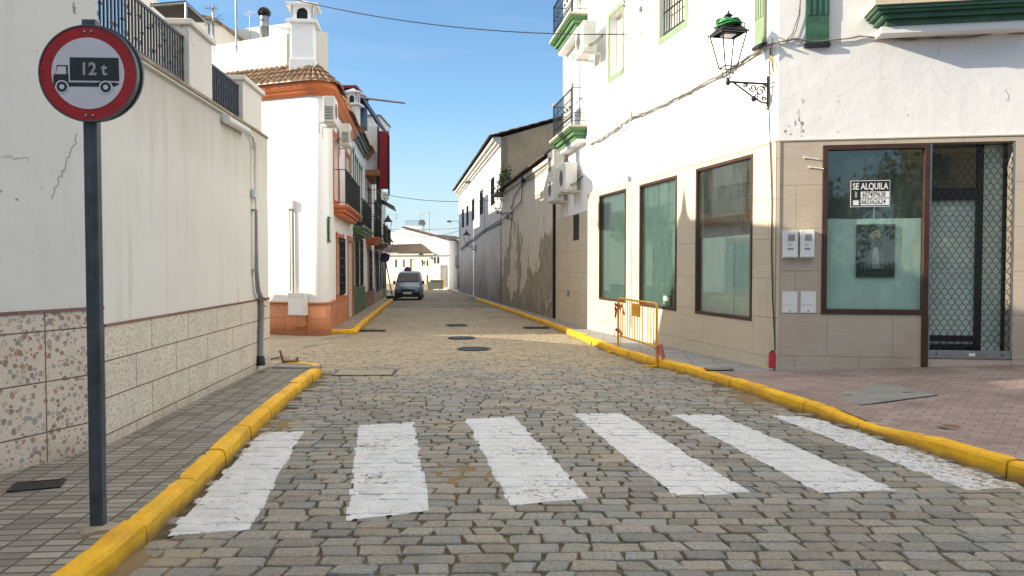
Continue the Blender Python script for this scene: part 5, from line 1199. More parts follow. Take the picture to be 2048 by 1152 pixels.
lamp_copy(FG, 933, 477, 'small black wall lamp far along the whitewashed warehouse wall')
lamp_copy(FL, 776, 452, 'upper one of the black wall lamps on the shaded left row above the leaning sign')
lamp_copy(FL, 778.5, 492, 'lower black wall lamp at the far end of the left row')
lamp_copy(FE, 842, 514, 'tiny black wall lamp on the yellowish house at the street end')
f = FR.at(s_, z_); T = thing('cable_coil', 'bright green cable coiled around the roof of the nearest wall lamp', 'cable', f)
m = MB(); rd = random.Random(4)
for k in range(11):
    r0 = rd.uniform(.13,.24); zc = .865+k*.008+rd.uniform(-.01,.01); ox, oy = rd.uniform(-.02,.02), rd.uniform(-.02,.02); ph = rd.uniform(0,6)
    m.tube([(ox+r0*math.cos(t), -.70+oy+r0*math.sin(t), zc+.018*math.sin(2*t+ph)-max(0,r0-.16)*.6) for t in [j*math.pi/12 for j in range(25)]], .011, 5)
m.build('coil', M['hose'], T)
m = MB(); m.tube([(.0+.21*math.cos(t), -.70+.21*math.sin(t), 1.02+.05*math.sin(t+1)) for t in [j*math.pi/10 for j in range(17)]], .005, 5); m.tube([(.14,-.60,.72),(.12,-.45,.40),(.06,-.2,.12),(.03,-.03,.05)], .005, 5); m.build('loose_end', M['cable'], T)
# ================================================================ cables
def hang(a, b, sag, n=24): return [a.lerp(b, i/n) - Vector((0,0,sag*4*(i/n)*(1-i/n))) for i in range(n+1)]
def cable(name, label, runs, r=.012, mat='cable', frame=None, grp=None):
    m = MB()
    for pts in runs: m.tube(pts, r, 5, cap=False)
    o = m.build(name, M[mat], None, frame); return tag(o, label, 'cable', grp)
aC = FL.m @ Vector((4.5, -.3, 9.6)); pA = pxw(430, -40, 21.0); pB = FR.w(*[FR.px(1278,68)[0], -.03, FR.px(1278,68)[1]])
cable('overhead_cable', 'black cable sagging across the sky from the left chimney to the white shop house', [hang(pxw(560, -8, 20.5), pB, .30)], .013)
pL = pxw(765, 388, 42); pR = FW.w(FW.px(1003,398,.02)[0], -.02, FW.px(1003,398,.02)[1]); cable('overhead_cable', 'thin cable crossing the street from the left row to the weathered wall', [hang(pL, pR, .25)], .014)
pL = pxw(772, 458, 60); pR = FG.w(FG.px(919,461)[0], -.02, FG.px(919,461)[1]); cable('overhead_cable', 'sagging cable over the street end in front of the far gabled house', [hang(pL, pR, .55)], .02)
pL = pxw(780, 459, 64); pR = FG.w(FG.px(918,459)[0], -.02, FG.px(918,459)[1]+.1); cable('overhead_cable', 'straighter of the thin cables over the street end, just above the sagging one', [hang(pL, pR, .05)], .014)
def wob(F, px_pts, d=.03, amp=.015, seed=0, n=6):
    P = [Vector((*[F.px(x, y, d)[0]], -d, F.px(x, y, d)[1])) for x, y in px_pts]; out = []
    for i in range(len(P)-1):
        for k in range(n):
            p = P[i].lerp(P[i+1], k/n); out.append(p + Vector((0, amp*.4*noise.noise((p.x*3, seed, 1)), amp*noise.noise((p.x*2.4+seed*7, seed, 5)))))
    out.append(P[-1]); return out
run = [(1178,290),(1200,278),(1225,262),(1262,236),(1300,222),(1360,193),(1410,165),(1447,147),(1500,112),(1534,92),(1557,84)]
cable('wall_cable_bundle', 'bundle of dusty cables climbing across the sunlit white wall to the shop corner', [wob(FR, run, .035+.012*i, .05, i) for i in range(4)], .011, 'cable_light', FR)
cable('wall_cable', 'loose black cable looping along the cable bundle of the sunlit wall', [wob(FR, [(1180,296),(1205,282),(1240,258),(1255,262),(1262,240),(1330,206),(1345,203),(1400,172),(1450,146),(1470,140),(1510,104),(1540,88)], .05, .06, 9)], .009, 'cable', FR)
run = [(1556,84),(1590,78),(1640,83),(1700,76),(1720,72),(1790,78),(1900,76),(2005,66),(2048,67)]
cable('wall_cable_bundle', 'cables strung along the shop facade under the large green balcony', [wob(FS_, run, .03+.012*i, .035, 20+i) for i in range(3)], .008, 'cable_light', FS_)
cable('wall_cable', 'pair of thin cables rising beside the dark green shutter of the shop facade', [wob(FS_, [(1572,82),(1585,66),(1598,28),(1604,-30)], .03, .02, 31), wob(FS_, [(1580,80),(1592,60),(1600,28),(1601,-30)], .04, .02, 33)], .006, 'cable', FS_)
run = [(1541,95),(1540,130),(1538,210),(1541,300),(1544,400),(1543,500),(1545,600),(1550,700)]
cable('wall_cable', 'black cable dropping down the shop corner into a red cap', [wob(FR, run, .05, .03, 40)], .011, 'cable', FR)
s_, zc = FR.px(1546, 722, .06); T = thing('cable_guard', 'short red plastic cable guard at the foot of the shop corner', 'cable guard', FR.at(s_, .15)); MB().lathe([(.055,0),(.055,.22),(.048,.24)], (0,-.075,0), 12).build('sleeve', M['red'], T); MB().lathe([(.03,.24),(.02,.27)], (0,-.075,0), 10).build('neck', M['iron'], T)
m = MB(); f = FR.at(FR.px(1549,128)[0], FR.px(1549,128)[1]); T = thing('wire_loop', 'small yellow wire coil hanging by the nearest wall lamp', 'wire', f)
for k in range(4): m.tube([(.0+.045*math.cos(t)+.01*k, -.06-.01*k, -.02*k+.13*math.sin(t)) for t in [j*math.pi/8 for j in range(17)]], .005, 4)
m.build('coil', M['yellow_wire'], T); MB().tube([(0,-.05,.12),(0,-.04,.4)], .006, 4).build('wire', M['cable'], T)
T = thing('wall_conduit', 'thin conduit running down the sunlit wall between the shop windows', 'conduit', FR); MB().tube(wob(FR, [(1278,20),(1279,66),(1277,120),(1266,215),(1264,238)], .02, .02, 50), .008, 5).build('cable', M['cable_light'], T)
MB().tube(wob(FR, [(1264,352),(1264,420),(1263,560),(1262,655)], .03, .004, 51), .014, 6).build('pipe', M['steel'], T); a_ = FR.px(1263,352); MB().box(a_[0]-.04, a_[0]+.04, -.08, -.03, a_[1]-.14, a_[1]).build('box', M['steel'], T)
a_ = FR.px(1262, 225); T = thing('cable_terminal', 'small pale terminal with an upright tube on the cable bundle of the sunlit wall', 'terminal box', FR.at(a_[0], a_[1])); MB().box(-.06,.06,-.10,-.06,-.10,.06).build('box', M['ac'], T, bevel=.008); MB().tube([(.0,-.08,.06),(.0,-.08,.28)], .02, 8).tube([(-.05,-.08,.06),(-.05,-.08,.17)], .008, 6).build('tube', M['ac'], T)
# street light arms
def arm_light(F, pa, ph, label, r=.02):
    s_, z_ = F.px(*pa); s2, z2 = F.px(ph[0], ph[1], 1.6); t = thing('arm_street_light', label, 'street light', F.at(s_, z_-1.6))
    c = 1.6; ds = s2-s_
    MB().tube([(0,-.04,-.4),(0,-.05,c-.35),(ds*.1,-.25,c+.1),(ds*.5,-.8,c+.1+(z2-z_)*.5),(ds*.9,-1.45,1.6+z2-z_)], r, 6).build('arm', M['steel'], t)
    h = Vector((ds*.9,-1.45,1.6+z2-z_)); MB().lathe([(.02,-.22),(.07,-.15),(.09,0),(.07,.10),(.02,.14)], (h.x,h.y-.1,h.z), 10, 'y').build('lamp_head', M['lid'], t)
arm_light(FW, (970,392), (937,361), 'grey curved arm street light over the weathered wall')
arm_light(FG, (921,447), (900,441), 'small curved arm street light at the far end of the warehouse')
T = thing('arm_street_light', 'thin curved lamp arm reaching in from the top of the sunlit white wall', 'street light', FR)
P_ = lambda x, y, d: Vector((FR.px(x, y, d)[0], -d, FR.px(x, y, d)[1]))
MB().tube([P_(1279,75,.03), P_(1279,28,.04), P_(1272,16,.08), P_(1240,4,.3), P_(1216,-8,.5), P_(1150,-34,1.2)], .016, 6).build('arm', M['steel'], T); h = P_(1150,-34,1.2); MB().lathe([(.02,-.2),(.09,0),(.02,.14)], tuple(h), 10, 'y').build('lamp_head', M['lid'], T)
a_ = FR.px(1284, 18); MB().box(a_[0]-.04, a_[0]+.04, -.06, 0, a_[1]-.05, a_[1]+.05).build('clamp', M['lid'], T)
# ================================================================ air conditioners
def make_ac(f, label, grp, w_=.80, h=.56, d=.30):
    t = thing('air_conditioner', label, 'air conditioner', f, grp); y0 = -.14-d
    MB().box(-w_/2, w_/2, y0, -.14, 0, h).build('casing', M['ac'], t, bevel=.015)
    m = MB(); m.lathe([(.235,y0-.004),(.235,y0-.012),(.21,y0-.012),(.21,y0-.005)], (-.10,0,h/2), 24, 'y', False)
    for r_ in (.05,.09,.13,.17): m.lathe([(r_+.006,y0-.004),(r_+.006,y0-.012),(r_,y0-.012),(r_,y0-.004)], (-.10,0,h/2), 20, 'y', False)
    for k in range(8): a = k*math.pi/4; m.tube([(-.10,y0-.01,h/2),(-.10+.21*math.cos(a),y0-.01,h/2+.21*math.sin(a))], .005, 4)
    m.build('fan_grille', M['lid'], t); MB().lathe([(.208,y0-.003),(.208,y0-.001)], (-.10,0,h/2), 24, 'y', False).build('fan_opening', M['black'], t)
    m = MB()
    for i in range(9):
        z = .08+i*.045; m.box(-w_/2-.006, -w_/2-.001, y0+.05, -.19, z, z+.020)
    m.build('side_louvre', M['black'], t)
    for c in (-w_/2+.095, w_/2-.095): MB().box(c-.015, c+.015, y0-.02, 0, -.05, -.002).box(c-.015, c+.015, -.03, 0, -.35, -.05).build('wall_bracket', M['ac'], t)
    MB().box(w_/2+.001, w_/2+.03, y0+.08, -.20, .08, .2).build('valve_cover', M['ac'], t)
    m = MB().tube([(w_/2+.03,y0+.14,.14),(w_/2+.14,-.2,.2),(w_/2+.16,-.06,.34),(w_/2+.12,0,.40)], .012, 6).tube([(w_/2+.03,y0+.17,.11),(w_/2+.18,-.18,.15),(w_/2+.20,-.05,.30),(w_/2+.14,0,.38)], .010, 6); m.build('hose', M['cable'], t)
    return t
GA = 'air conditioner units hung on the walls'
s_, z_ = FQ.px(1136, 383, .3); ac0 = make_ac(FQ.at(s_, z_), 'front large air conditioner of the three stacked beside the shaded cladding', GA, .95, .78, .34)
def ac_copy(F, x, y, d, label, rot=0, sc=1):
    s_, z_ = F.px(x, y, d); o = dup_tree(ac0, F.at(s_, z_, rot=rot), label, GA); o.scale = (sc,)*3; return o
a1 = ac_copy(FQ, 1112, 353, .3, 'uppermost air conditioner of the three stacked beside the shaded cladding')
a2 = ac_copy(FQ, 1112, 403, .3, 'lowest air conditioner of the three stacked beside the shaded cladding')
a3 = ac_copy(FQ, 1172, 112, .3, 'sunlit air conditioner high between the two corner balconies')
a4 = ac_copy(FL, 670, 249, .35, 'air conditioner under the orange cornice nearest the rounded corner', sc=.8)
a5 = ac_copy(FL, 700, 293, .35, 'air conditioner under the orange cornice farther from the rounded corner', sc=.8)
# ================================================================ shop front fittings
def wallbox(x0, x1, yt, yb, name, label, grp, meter=True):
    a_ = FS_.px(x0, yb); b_ = FS_.px(x1, yt); w_ = b_[0]-a_[0]; h = b_[1]-a_[1]; t = thing(name, label, 'meter box' if meter else 'service hatch', FS_.at(a_[0], a_[1]), grp)
    d = .10 if meter else .012
    MB().box(0, w_, -.03-d, -.03, 0, h).build('casing', M['plastic'], t, bevel=.008 if meter else .002)
    if meter:
        MB().box(w_*.32, w_*.78, -.034-d, -.0305-d, h*.62, h*.86).build('meter_window', M['pvc'], t)
        MB().box(w_*.30, w_*.62, -.033-d, -.0305-d, h*.50, h*.52).box(w_*.30, w_*.55, -.033-d, -.0305-d, h*.44, h*.455).box(w_*.3, w_*.7, -.033-d, -.0305-d, h*.30, h*.36).build('print', M['lid'], t)
        MB().box(.008, w_-.008, -.0325-d, -.0302-d, h*.02, h*.04).build('seam', M['lid'], t)
    else:
        MB().box(w_*.05, w_*.95, -.0445, -.0422, h*.38, h*.385).build('seam', M['lid'], t); MB().lathe([(.01,-.0422),(.01,-.046)], (w_/2,0,h*.08), 8, 'y').build('lock', M['iron'], t)
wallbox(1563,1593,462,516,'meter_box','left one of two white meter boxes on the shop cladding','white meter boxes on the shop cladding')
wallbox(1597,1626,461,516,'meter_box','right one of two white meter boxes, next to the shop window frame','white meter boxes on the shop cladding')
wallbox(1563,1594,583,625,'service_hatch','left white service hatch low on the shop cladding','white service hatches low on the cladding',False)
wallbox(1600,1631,583,625,'service_hatch','right white service hatch low on the cladding near the shop window','white service hatches low on the cladding',False)
# for-rent sign
def onS(x, y, d=0): return FS_.px(x, y, d)
a_, b_ = onS(1701,414,0), onS(1781,360,0); w_ = b_[0]-a_[0]; h = b_[1]-a_[1]
f = FS_.at(a_[0], a_[1], y=.010); f.z = a_[1]; T = thing('rental_sign', 'black and white SE ALQUILA sign with two phone numbers inside the shop window', 'sign', f)
MB().box(0, w_, 0, .004, 0, h).build('board', M['plastic'], T); MB().box(.008, w_-.008, -.0012, -.0002, .008, h-.008).build('black_field', M['black'], T)
MB().box(w_*.26, w_-.012, -.0024, -.0014, h*.345, h*.58).box(w_*.26, w_-.012, -.0024, -.0014, h*.06, h*.315).build('number_field', M['plastic'], T)
text_mesh('heading_text', 'SE ALQUILA', h*.34, M['plastic'], T, f, w_*.5, h*.665, -.0018, .0004, .0025, 'CENTER', sx=.70)
text_mesh('phone_text', '607409638', h*.28, M['black'], T, f, w_*.29, h*.375, -.0030, .0004, .001, sx=.66, shear=.15); text_mesh('phone_text', '665562624', h*.28, M['black'], T, f, w_*.27, h*.10, -.0030, .0004, .001, sx=.69, shear=.15)
MB().box(w_*.11, w_*.17, -.0020, -.0013, h*.36, h*.56).box(w_*.12,w_*.14,-.0020,-.0013,h*.56,h*.61).build('mobile_icon', M['pvc'], T); MB().prism([(w_*.06,h*.07),(w_*.22,h*.07),(w_*.20,h*.18),(w_*.17,h*.22),(w_*.11,h*.22),(w_*.08,h*.18)], -.0020, -.0013).prism([(w_*.045,h*.19),(w_*.09,h*.26),(w_*.19,h*.26),(w_*.235,h*.19),(w_*.20,h*.18),(w_*.17,h*.235),(w_*.11,h*.235),(w_*.08,h*.18)], -.0024, -.0021).build('telephone_icon', M['plastic'], T)
# poster
a_, b_ = onS(1713,555,0), onS(1793,448,0); w_ = b_[0]-a_[0]; h = b_[1]-a_[1]
f = FS_.at(a_[0], a_[1], y=.048); f.z = a_[1]; T = thing('poster', 'dark poster of a haloed robed figure taped to the papered shop window', 'poster', f)
MB().box(0, w_, -.002, .0, 0, h).build('sheet', M['black'], T)
m = MB().box(.012,.016,-.0032,-.0021,.012,h-.012).box(w_-.016,w_-.012,-.0032,-.0021,.012,h-.012).box(.016,w_-.016,-.0032,-.0021,h-.016,h-.012).box(.016,w_-.016,-.0032,-.0021,.012,.016); m.build('border', M['gold'], T)
c = (w_*.5, h*.80); m = MB().lathe([(w_*.13,-.0036),(w_*.13,-.0030),(w_*.085,-.0030),(w_*.085,-.0036)], (c[0],0,c[1]), 24, 'y', False)
for k in range(16): a = k*math.pi/8; m.tube([(c[0]+w_*.12*math.cos(a),-.0035,c[1]+w_*.12*math.sin(a)),(c[0]+w_*.165*math.cos(a),-.0035,c[1]+w_*.165*math.sin(a))], .0016, 4)
m.build('halo', M['gold'], T)
MB().prism([(w_*.28,h*.17),(w_*.36,h*.5),(w_*.42,h*.70),(w_*.58,h*.70),(w_*.64,h*.5),(w_*.74,h*.17)], -.0030, -.0021).build('robe', M['curtain' if False else 'sign_back'], T)
m = MB().prism([(w_*.40,h*.17),(w_*.45,h*.58),(w_*.55,h*.58),(w_*.62,h*.17)], -.0036, -.0031); m.lathe([(w_*.055,-.0036),(w_*.055,-.0031)], (w_*.5,0,h*.74), 16, 'y', False)
for k in range(5): m.lathe([(w_*.022,-.0042),(w_*.022,-.0037)], (w_*(.32+.09*k),0,h*(.22+.04*math.sin(k*2))), 8, 'y', False)
m.build('figure', M['pinkprint'], T)
m = MB(); rd = random.Random(5)
for k in range(40):
    x_, z_ = rd.uniform(.3,.72), rd.uniform(.16,.5); m.lathe([(w_*rd.uniform(.008,.02),-.0046),(w_*.012,-.0043)], (w_*x_,0,h*z_), 6, 'y', False)
m.build('embroidery', M['gold'], T); MB().box(w_*.2, w_*.8, -.003, -.0021, h*.085, h*.10).box(w_*.3,w_*.7,-.003,-.0021,h*.06,h*.068).build('caption_line', M['sign_back'], T)
for (x, y), lb in (((1622,318),'pale pipe stub jutting beside the shop window, the upper of two'),((1632,337),'pale pipe stub at the shop window frame, the lower of two')):
    a_ = onS(x, y); T = thing('pipe_stub', lb, 'pipe', FS_.at(a_[0], a_[1])); MB().tube([(-.10,-.04,.02),(.02,-.05,0),(.10,-.05,-.015)], [.010,.008,.012], 8).build('stub', M['ac'], T); MB().lathe([(.02,-.045),(.018,-.03)], (-.11,0,.02), 10, 'y').build('cap', M['ac'], T)
# ================================================================ yellow barrier
ba, bb = gpx(1236, 706, -.06), gpx(1313, 733, -.04); fB = Frame((ba.x, ba.y), (bb.x, bb.y), z=-.05)
T = thing('crowd_barrier', 'yellow steel crowd barrier with torn tape standing on the right kerb', 'barrier', fB); Lb = fB.L
zt = 1.12
m = MB().tube([(0,0,.0),(0,0,zt-.06),(.02,0,zt-.015),(.07,0,zt),(Lb-.07,0,zt),(Lb-.02,0,zt-.015),(Lb,0,zt-.06),(Lb,0,0)], .021, 8).tube([(0,0,.36),(Lb,0,.36)], .019, 8); m.build('tube_frame', M['yellow_steel'], T)
m = MB(); 
for i in range(1, 15):
    if i in (11,): continue
    m.tube([(Lb*i/15,0,.36),(Lb*i/15+.008*math.sin(i*5),0,zt)], .0085, 5)
m.build('bar', M['yellow_steel'], T)
MB().box(Lb*.40, Lb*.60, -.012, .012, zt-.30, zt-.06).build('plate', M['yellow_steel'], T)
for x in (0, Lb): MB().box(x-.03, x+.03, -.24, .24, .0, .035).build('foot', M['yellow_steel'], T, bevel=.006)
rd = random.Random(9)
for (x, z0_, n_) in ((0,.95,7),(0.0,.45,2),(Lb,.33,5)):
    m = MB()
    for k in range(n_):
        p = Vector((x, 0, z0_+rd.uniform(-.05,.05))); a = rd.uniform(0,6.28); l = rd.uniform(.1,.26); q1 = p+Vector((math.cos(a)*l*.5, math.sin(a)*l*.5, rd.uniform(-.02,.08))); q2 = p+Vector((math.cos(a)*l*.8, math.sin(a)*l*.8, -l*.8)); wd_ = Vector((-.02*math.sin(a), .02*math.cos(a), .022))
        m.add([p-wd_,p+wd_,q1+wd_,q1-wd_,q2+wd_,q2-wd_], [(0,1,2,3),(3,2,4,5)])
    m.tube([(x+.026*math.cos(t), .026*math.sin(t), z0_-.05+t*.012) for t in [j*.6 for j in range(14)]], .012, 4); m.build('barrier_tape', M['tape'], T)
# ================================================================ weathered wall pipes, cables and weeds
T = thing('drainpipe', 'dark drainpipe down the peeling wall beside the beige cladding', 'pipe', FW)
a_ = FW.px(1108, 400, .06); b_ = FW.px(1107, 636, .06); MB().tube([(a_[0],-.06,a_[1]),(a_[0],-.06,b_[1])], .05, 8).build('pipe', M['iron'], T); MB().tube([(a_[0],-.06,a_[1]),(a_[0],-.02,a_[1]+.5)], .045, 8).build('spout', M['iron'], T)
run = [(1043,378),(1000,415),(1040,402)]
cable('wall_cable_bundle', 'sagging dark cables along the weathered wall and the warehouse', [wob(FW, [(1100,330),(1060,358),(1045,365)], .06, .05, 60), wob(FW, [(1045,365),(1043,403),(1015,432),(1004,440)], .06, .05, 61), wob(FW, [(1045,366),(1030,390),(1022,418)], .05, .04, 62)], .02, 'cable', FW)
cable('wall_cable_bundle', 'dark cables running the length of the whitewashed warehouse wall', [wob(FG, [(1002,440),(975,455),(950,474),(935,486),(921,498)], .06, .06, 65), wob(FG, [(1002,446),(972,460),(945,482),(921,500)], .05, .06, 66)], .025, 'cable', FG)
a_ = FW.px(1045, 360, .1); T = thing('cable_junction_box', 'dark cable junction box under the mossy eave of the weathered building', 'junction box', FW.at(a_[0], a_[1])); MB().box(-.16,.16,-.16,0,-.12,.12).build('box', M['iron'], T, bevel=.01); MB().tube([(0,-.08,.12),(.05,-.1,.3),(.2,-.08,.4)], .02, 6).build('cable_entry', M['cable'], T)
def weeds(F, x, y, label, n, sx_, sz, seed, col='dry'):
    s_, z_ = F.px(x, y, .1); t = thing('plant', label, 'plant', F.at(s_, z_)); rd = random.Random(seed); m = MB()
    for k in range(n):
        c = Vector((rd.gauss(0, sx_*.4), -.12-abs(rd.gauss(0,.18)), rd.gauss(0, sz*.4))); r_ = rd.uniform(.04,.10); a = Vector((rd.uniform(-1,1), rd.uniform(-1,1), rd.uniform(-1,1))).normalized()*r_; b = Vector((rd.uniform(-1,1), rd.uniform(-1,1), rd.uniform(-1,1))).normalized()*r_*.6
        m.add([c-a, c+b, c+a, c-b], [(0,1,2,3)])
    m.build('leaves', M[col], t); m = MB()
    for k in range(9): m.tube([(rd.gauss(0,sx_*.2),-.02,-sz*.3),(rd.gauss(0,sx_*.4),-.2,rd.gauss(0,sz*.3))], .01, 4)
    m.build('stems', M['bark'], t)
weeds(FW, 1017, 352, 'green weeds growing in the gutter of the weathered building', 260, 1.6, .45, 1, 'leaf'); weeds(FW, 1008, 372, 'dry hanging weeds where the weathered wall meets the warehouse', 280, .9, .9, 2)
# ================================================================ van
vc = pxw(815, 600, 49.6); fV = Frame((vc.x, vc.y), ang=R(4), z=zr(49.6))
V = thing('parked_van', 'pale blue grey van parked facing the camera at the left kerb', 'van', fV)
secs = [  # y, half widths (low, mid, top), z (low, mid, top)
 (.00,.60,.66,.58,.34,.50,.66),(.06,.76,.80,.70,.22,.52,.80),(.30,.83,.84,.72,.20,.62,.94),(.85,.84,.85,.74,.20,.80,1.05),(1.05,.84,.85,.76,.20,.92,1.14),
 (1.62,.84,.85,.66,.20,.98,1.70),(1.85,.84,.85,.65,.20,.98,1.80),(3.0,.84,.85,.65,.20,.98,1.84),(4.1,.84,.85,.64,.22,.98,1.80),(4.2,.80,.82,.60,.35,.95,1.70)]
m = MB(); vs = []
for y, a_, b_, c_, z0, z1, z2 in secs:
    vs += [(-a_*.9,y,z0),(-a_,y,z0+.12),(-b_,y,z1),(-c_-.03,y,z2-.08),(-c_+.10,y,z2),(c_-.10,y,z2),(c_+.03,y,z2-.08),(b_,y,z1),(a_,y,z0+.12),(a_*.9,y,z0)]
k = 10; fs = [(i*k+j, i*k+(j+1)%k, (i+1)*k+(j+1)%k, (i+1)*k+j) for i in range(len(secs)-1) for j in range(k)]
m.add(vs, [f[::-1] for f in fs], True); m.add(vs[:k], [list(range(k))]); m.add(vs[-k:], [list(range(k))[::-1]]); body = m.build('body', M['van'], V)
ws = MB(); ws.add([(-.72,1.06,1.20),(.72,1.06,1.20),(.60,1.58,1.72),(-.60,1.58,1.72)], [(0,1,2,3)]); ws.build('windscreen', M['carglass'], V)
for sgn in (-1, 1):
    m = MB(); x = sgn*.862; q_ = [(x-.005*sgn,1.35,1.02),(x-.005*sgn,2.3,1.02),(sgn*.72,2.3,1.62),(sgn*.72,1.72,1.62)]; m.add(q_, [(0,1,2,3) if sgn > 0 else (3,2,1,0)]); m.build('side_window', M['carglass'], V)
    MB().prism([(sgn*.50,.66),(sgn*.79,.74),(sgn*.77,.90),(sgn*.60,.84)], .03, .30).build('headlight', M['lamp_glass'], V, bevel=.01)
    MB().box(min(sgn*.86,sgn*1.02), max(sgn*.86,sgn*1.02), 1.25, 1.38, 1.0, 1.22).build('wing_mirror', M['black'], V, bevel=.02)
    for y in (.72, 3.45):
        w = MB().lathe([(.20,-.09),(.30,-.10),(.31,0),(.30,.10),(.20,.09)], (sgn*.76, y, .30), 24, 'x').build('wheel', M['rubber'], V); MB().lathe([(.18,-.105),(.19,.105)], (sgn*.76, y, .30), 16, 'x').build('rim', M['steel'], w)
MB().box(-.80,.80,-.05,.12,.20,.52).build('bumper', M['black'], V, bevel=.04); MB().box(-.45,.45,-.02,.03,.60,.70).build('radiator_grille', M['black'], V, bevel=.01)
o = MB().box(-.27,.27,-.065,-.051,.40,.51).build('number_plate', M['plastic'], V); MB().tube([(0,1.62,1.72),(0,1.7,2.0)], .008, 4).build('aerial', M['iron'], V)
MB().tube([(-.6,1.07,1.17),(-.1,1.12,1.22)], .01, 4).tube([(.0,1.07,1.17),(.5,1.12,1.22)], .01, 4).build('wiper', M['black'], V)
# leaning no-parking sign beside the van
a_, b_ = pxw(786, 583, 49.0), pxw(770, 515, 48.0); f = Frame((a_.x, a_.y), ang=R(2), z=zr(49)); T = thing('road_sign', 'leaning pole with a blue and red round sign beside the van', 'road sign', f)
v = f.inv @ b_; MB().tube([(0,0,0),tuple(v)], .035, 6).build('pole', M['iron'], T)
MB().lathe([(.30,.0),(.30,-.03)], (v.x,v.y-.03,v.z), 24, 'y', False).build('sign_disc', M['red_film'], T); o = MB().lathe([(.22,-.032),(.22,-.036)], (v.x,v.y-.03,v.z), 24, 'y', False).build('sign_field', M['blue_sign'], T)
MB().box(v.x-.25,v.x-.02,v.y-.01,v.y+.03,v.z-.3,v.z+.25).build('rear_plate', M['lid'], T); m = MB(); m.box(-.42,.05,-.1,.35,0,.30).box(-.25,.3,-.25,.2,0,.16); m.build('base_rubble', M['iron'], T, bevel=.03)
a_, b_ = pxw(816, 581, 62), pxw(815.5, 541, 62); f = Frame((a_.x, a_.y), ang=0, z=zr(62)); T = thing('road_sign', 'round red and blue sign showing above the roof of the van', 'road sign', f)
v = f.inv @ b_; MB().tube([(0,0,-.2),tuple(v)], .035, 6).build('pole', M['steel'], T); MB().lathe([(.30,.0),(.30,-.03)], (v.x,v.y-.03,v.z), 24, 'y', False).build('sign_disc', M['red_film'], T); MB().lathe([(.20,-.032),(.20,-.036)], (v.x,v.y-.03,v.z), 24, 'y', False).build('sign_field', M['blue_sign'], T)
# bins at the street end
def bin_(x, y, Y, w_, h, mat, label):
    p = pxw(x, y, Y); t = thing('wheeled_bin', label, 'bin', Frame((p.x, p.y), ang=R(-5), z=p.z)); 
    m = MB(); a = w_/2; k = [(-a*.85,-.35,.15),(a*.85,-.35,.15),(a*.85,.35,.15),(-a*.85,.35,.15),(-a,-.42,h*.85),(a,-.42,h*.85),(a,.42,h*.85),(-a,.42,h*.85)]
    m.add(k, [(0,3,2,1),(4,5,6,7),(0,1,5,4),(1,2,6,5),(2,3,7,6),(3,0,4,7)]); m.build('bin_body', M[mat], t, bevel=.02)
    MB().box(-a*1.04,a*1.04,-.46,.46,h*.86,h).build('lid', M[mat], t, bevel=.05)
    for sx_ in (-.7, .7): MB().lathe([(.09,-.03),(.09,.03)], (a*sx_,-.3,.09), 12, 'x').build('wheel', M['rubber'], t)
YB = 82.5; bin_(873, 581, YB, 1.2, 1.15, 'bin', 'grey green wheeled bin standing before the white house at the street end'); bin_(883.5, 580, YB+.3, .42, 1.15, 'yellow_bin', 'yellow wheeled bin right of the grey green one at the street end')
p = pxw(860, 581, 83); t = thing('litter_box', 'small dark cabinet left of the grey green bin', 'cabinet', Frame((p.x, p.y), ang=0, z=p.z)); MB().box(-.25,.25,-.2,.2,0,.95).build('cabinet', M['coping'], t, bevel=.01); MB().box(-.2,.2,-.215,-.201,.1,.85).build('cabinet_door', M['lid'], t)
# ================================================================ antennas and the metal flue
def antenna(x, yt, yb, Y, label, kind=0, r=.02):
    p, q_ = pxw(x, yb, Y), pxw(x, yt, Y); h = q_.z-p.z; t = thing('tv_antenna', label, 'antenna', Frame((p.x, p.y), ang=R(20*kind), z=p.z))
    MB().tube([(0,0,-.3),(0,0,h)], r, 5).build('mast', M['steel'], t); m = MB(); L_ = h*.22 if Y < 60 else .9
    z = h-.1; m.tube([(-L_,0,z),(L_*.6,0,z+.05)], r*.6, 4)
    for i in range(6): c = -L_+i*L_*.3; m.tube([(c,-.2-.04*i,z),(c,.2+.04*i,z)], r*.45, 4)
    if kind % 2: m.tube([(0,0,z-.5),(0,-.5,z-.4)], r*.6, 4); m.tube([(-.3,-.4,z-.4),(.3,-.4,z-.4)], r*.5, 4); m.tube([(-.25,-.25,z-.6),(.25,-.25,z-.2)], r*.5, 4)
    m.build('antenna_head', M['steel'], t)
    return t
antenna(473, -40, 84, 24.5, 'tall thin twin mast antenna rising above the terrace pillar', 0, .035); antenna(427, 12, 84, 24, 'short white mast left of the twin antenna mast', 1, .03)
antenna(500, 22, 62, 29, 'small reddish antenna beside the metal flue', 2, .015)
antenna(792, 428, 462, 95, 'leftmost small antenna over the far gabled house', 1, .03); antenna(841, 422, 452, 96, 'tall antenna mast above the far roof room', 3, .03); antenna(859, 424, 470, 96, 'thin antenna mast right of the far roof room', 2, .03)
p = pxw(844, 446, 95); t = thing('satellite_dish', 'small round satellite dish beside the far roof room', 'satellite dish', Frame((p.x, p.y), ang=R(10), z=p.z)); MB().lathe([(.02,.12),(.28,.08),(.42,0),(.43,.01),(.28,.1),(.02,.14)], (0,0,0), 18, 'y').build('dish', M['lid'], t); MB().tube([(0,.1,0),(0,.2,-1.2)], .04, 5).build('mast', M['steel'], t)
p = pxw(529, 62, 28.0); h = pxw(529, 16, 28).z-p.z; t = thing('metal_flue', 'shiny metal flue with a dark domed cowl on the roof', 'flue', Frame((p.x, p.y), ang=0, z=p.z)); r_ = .155
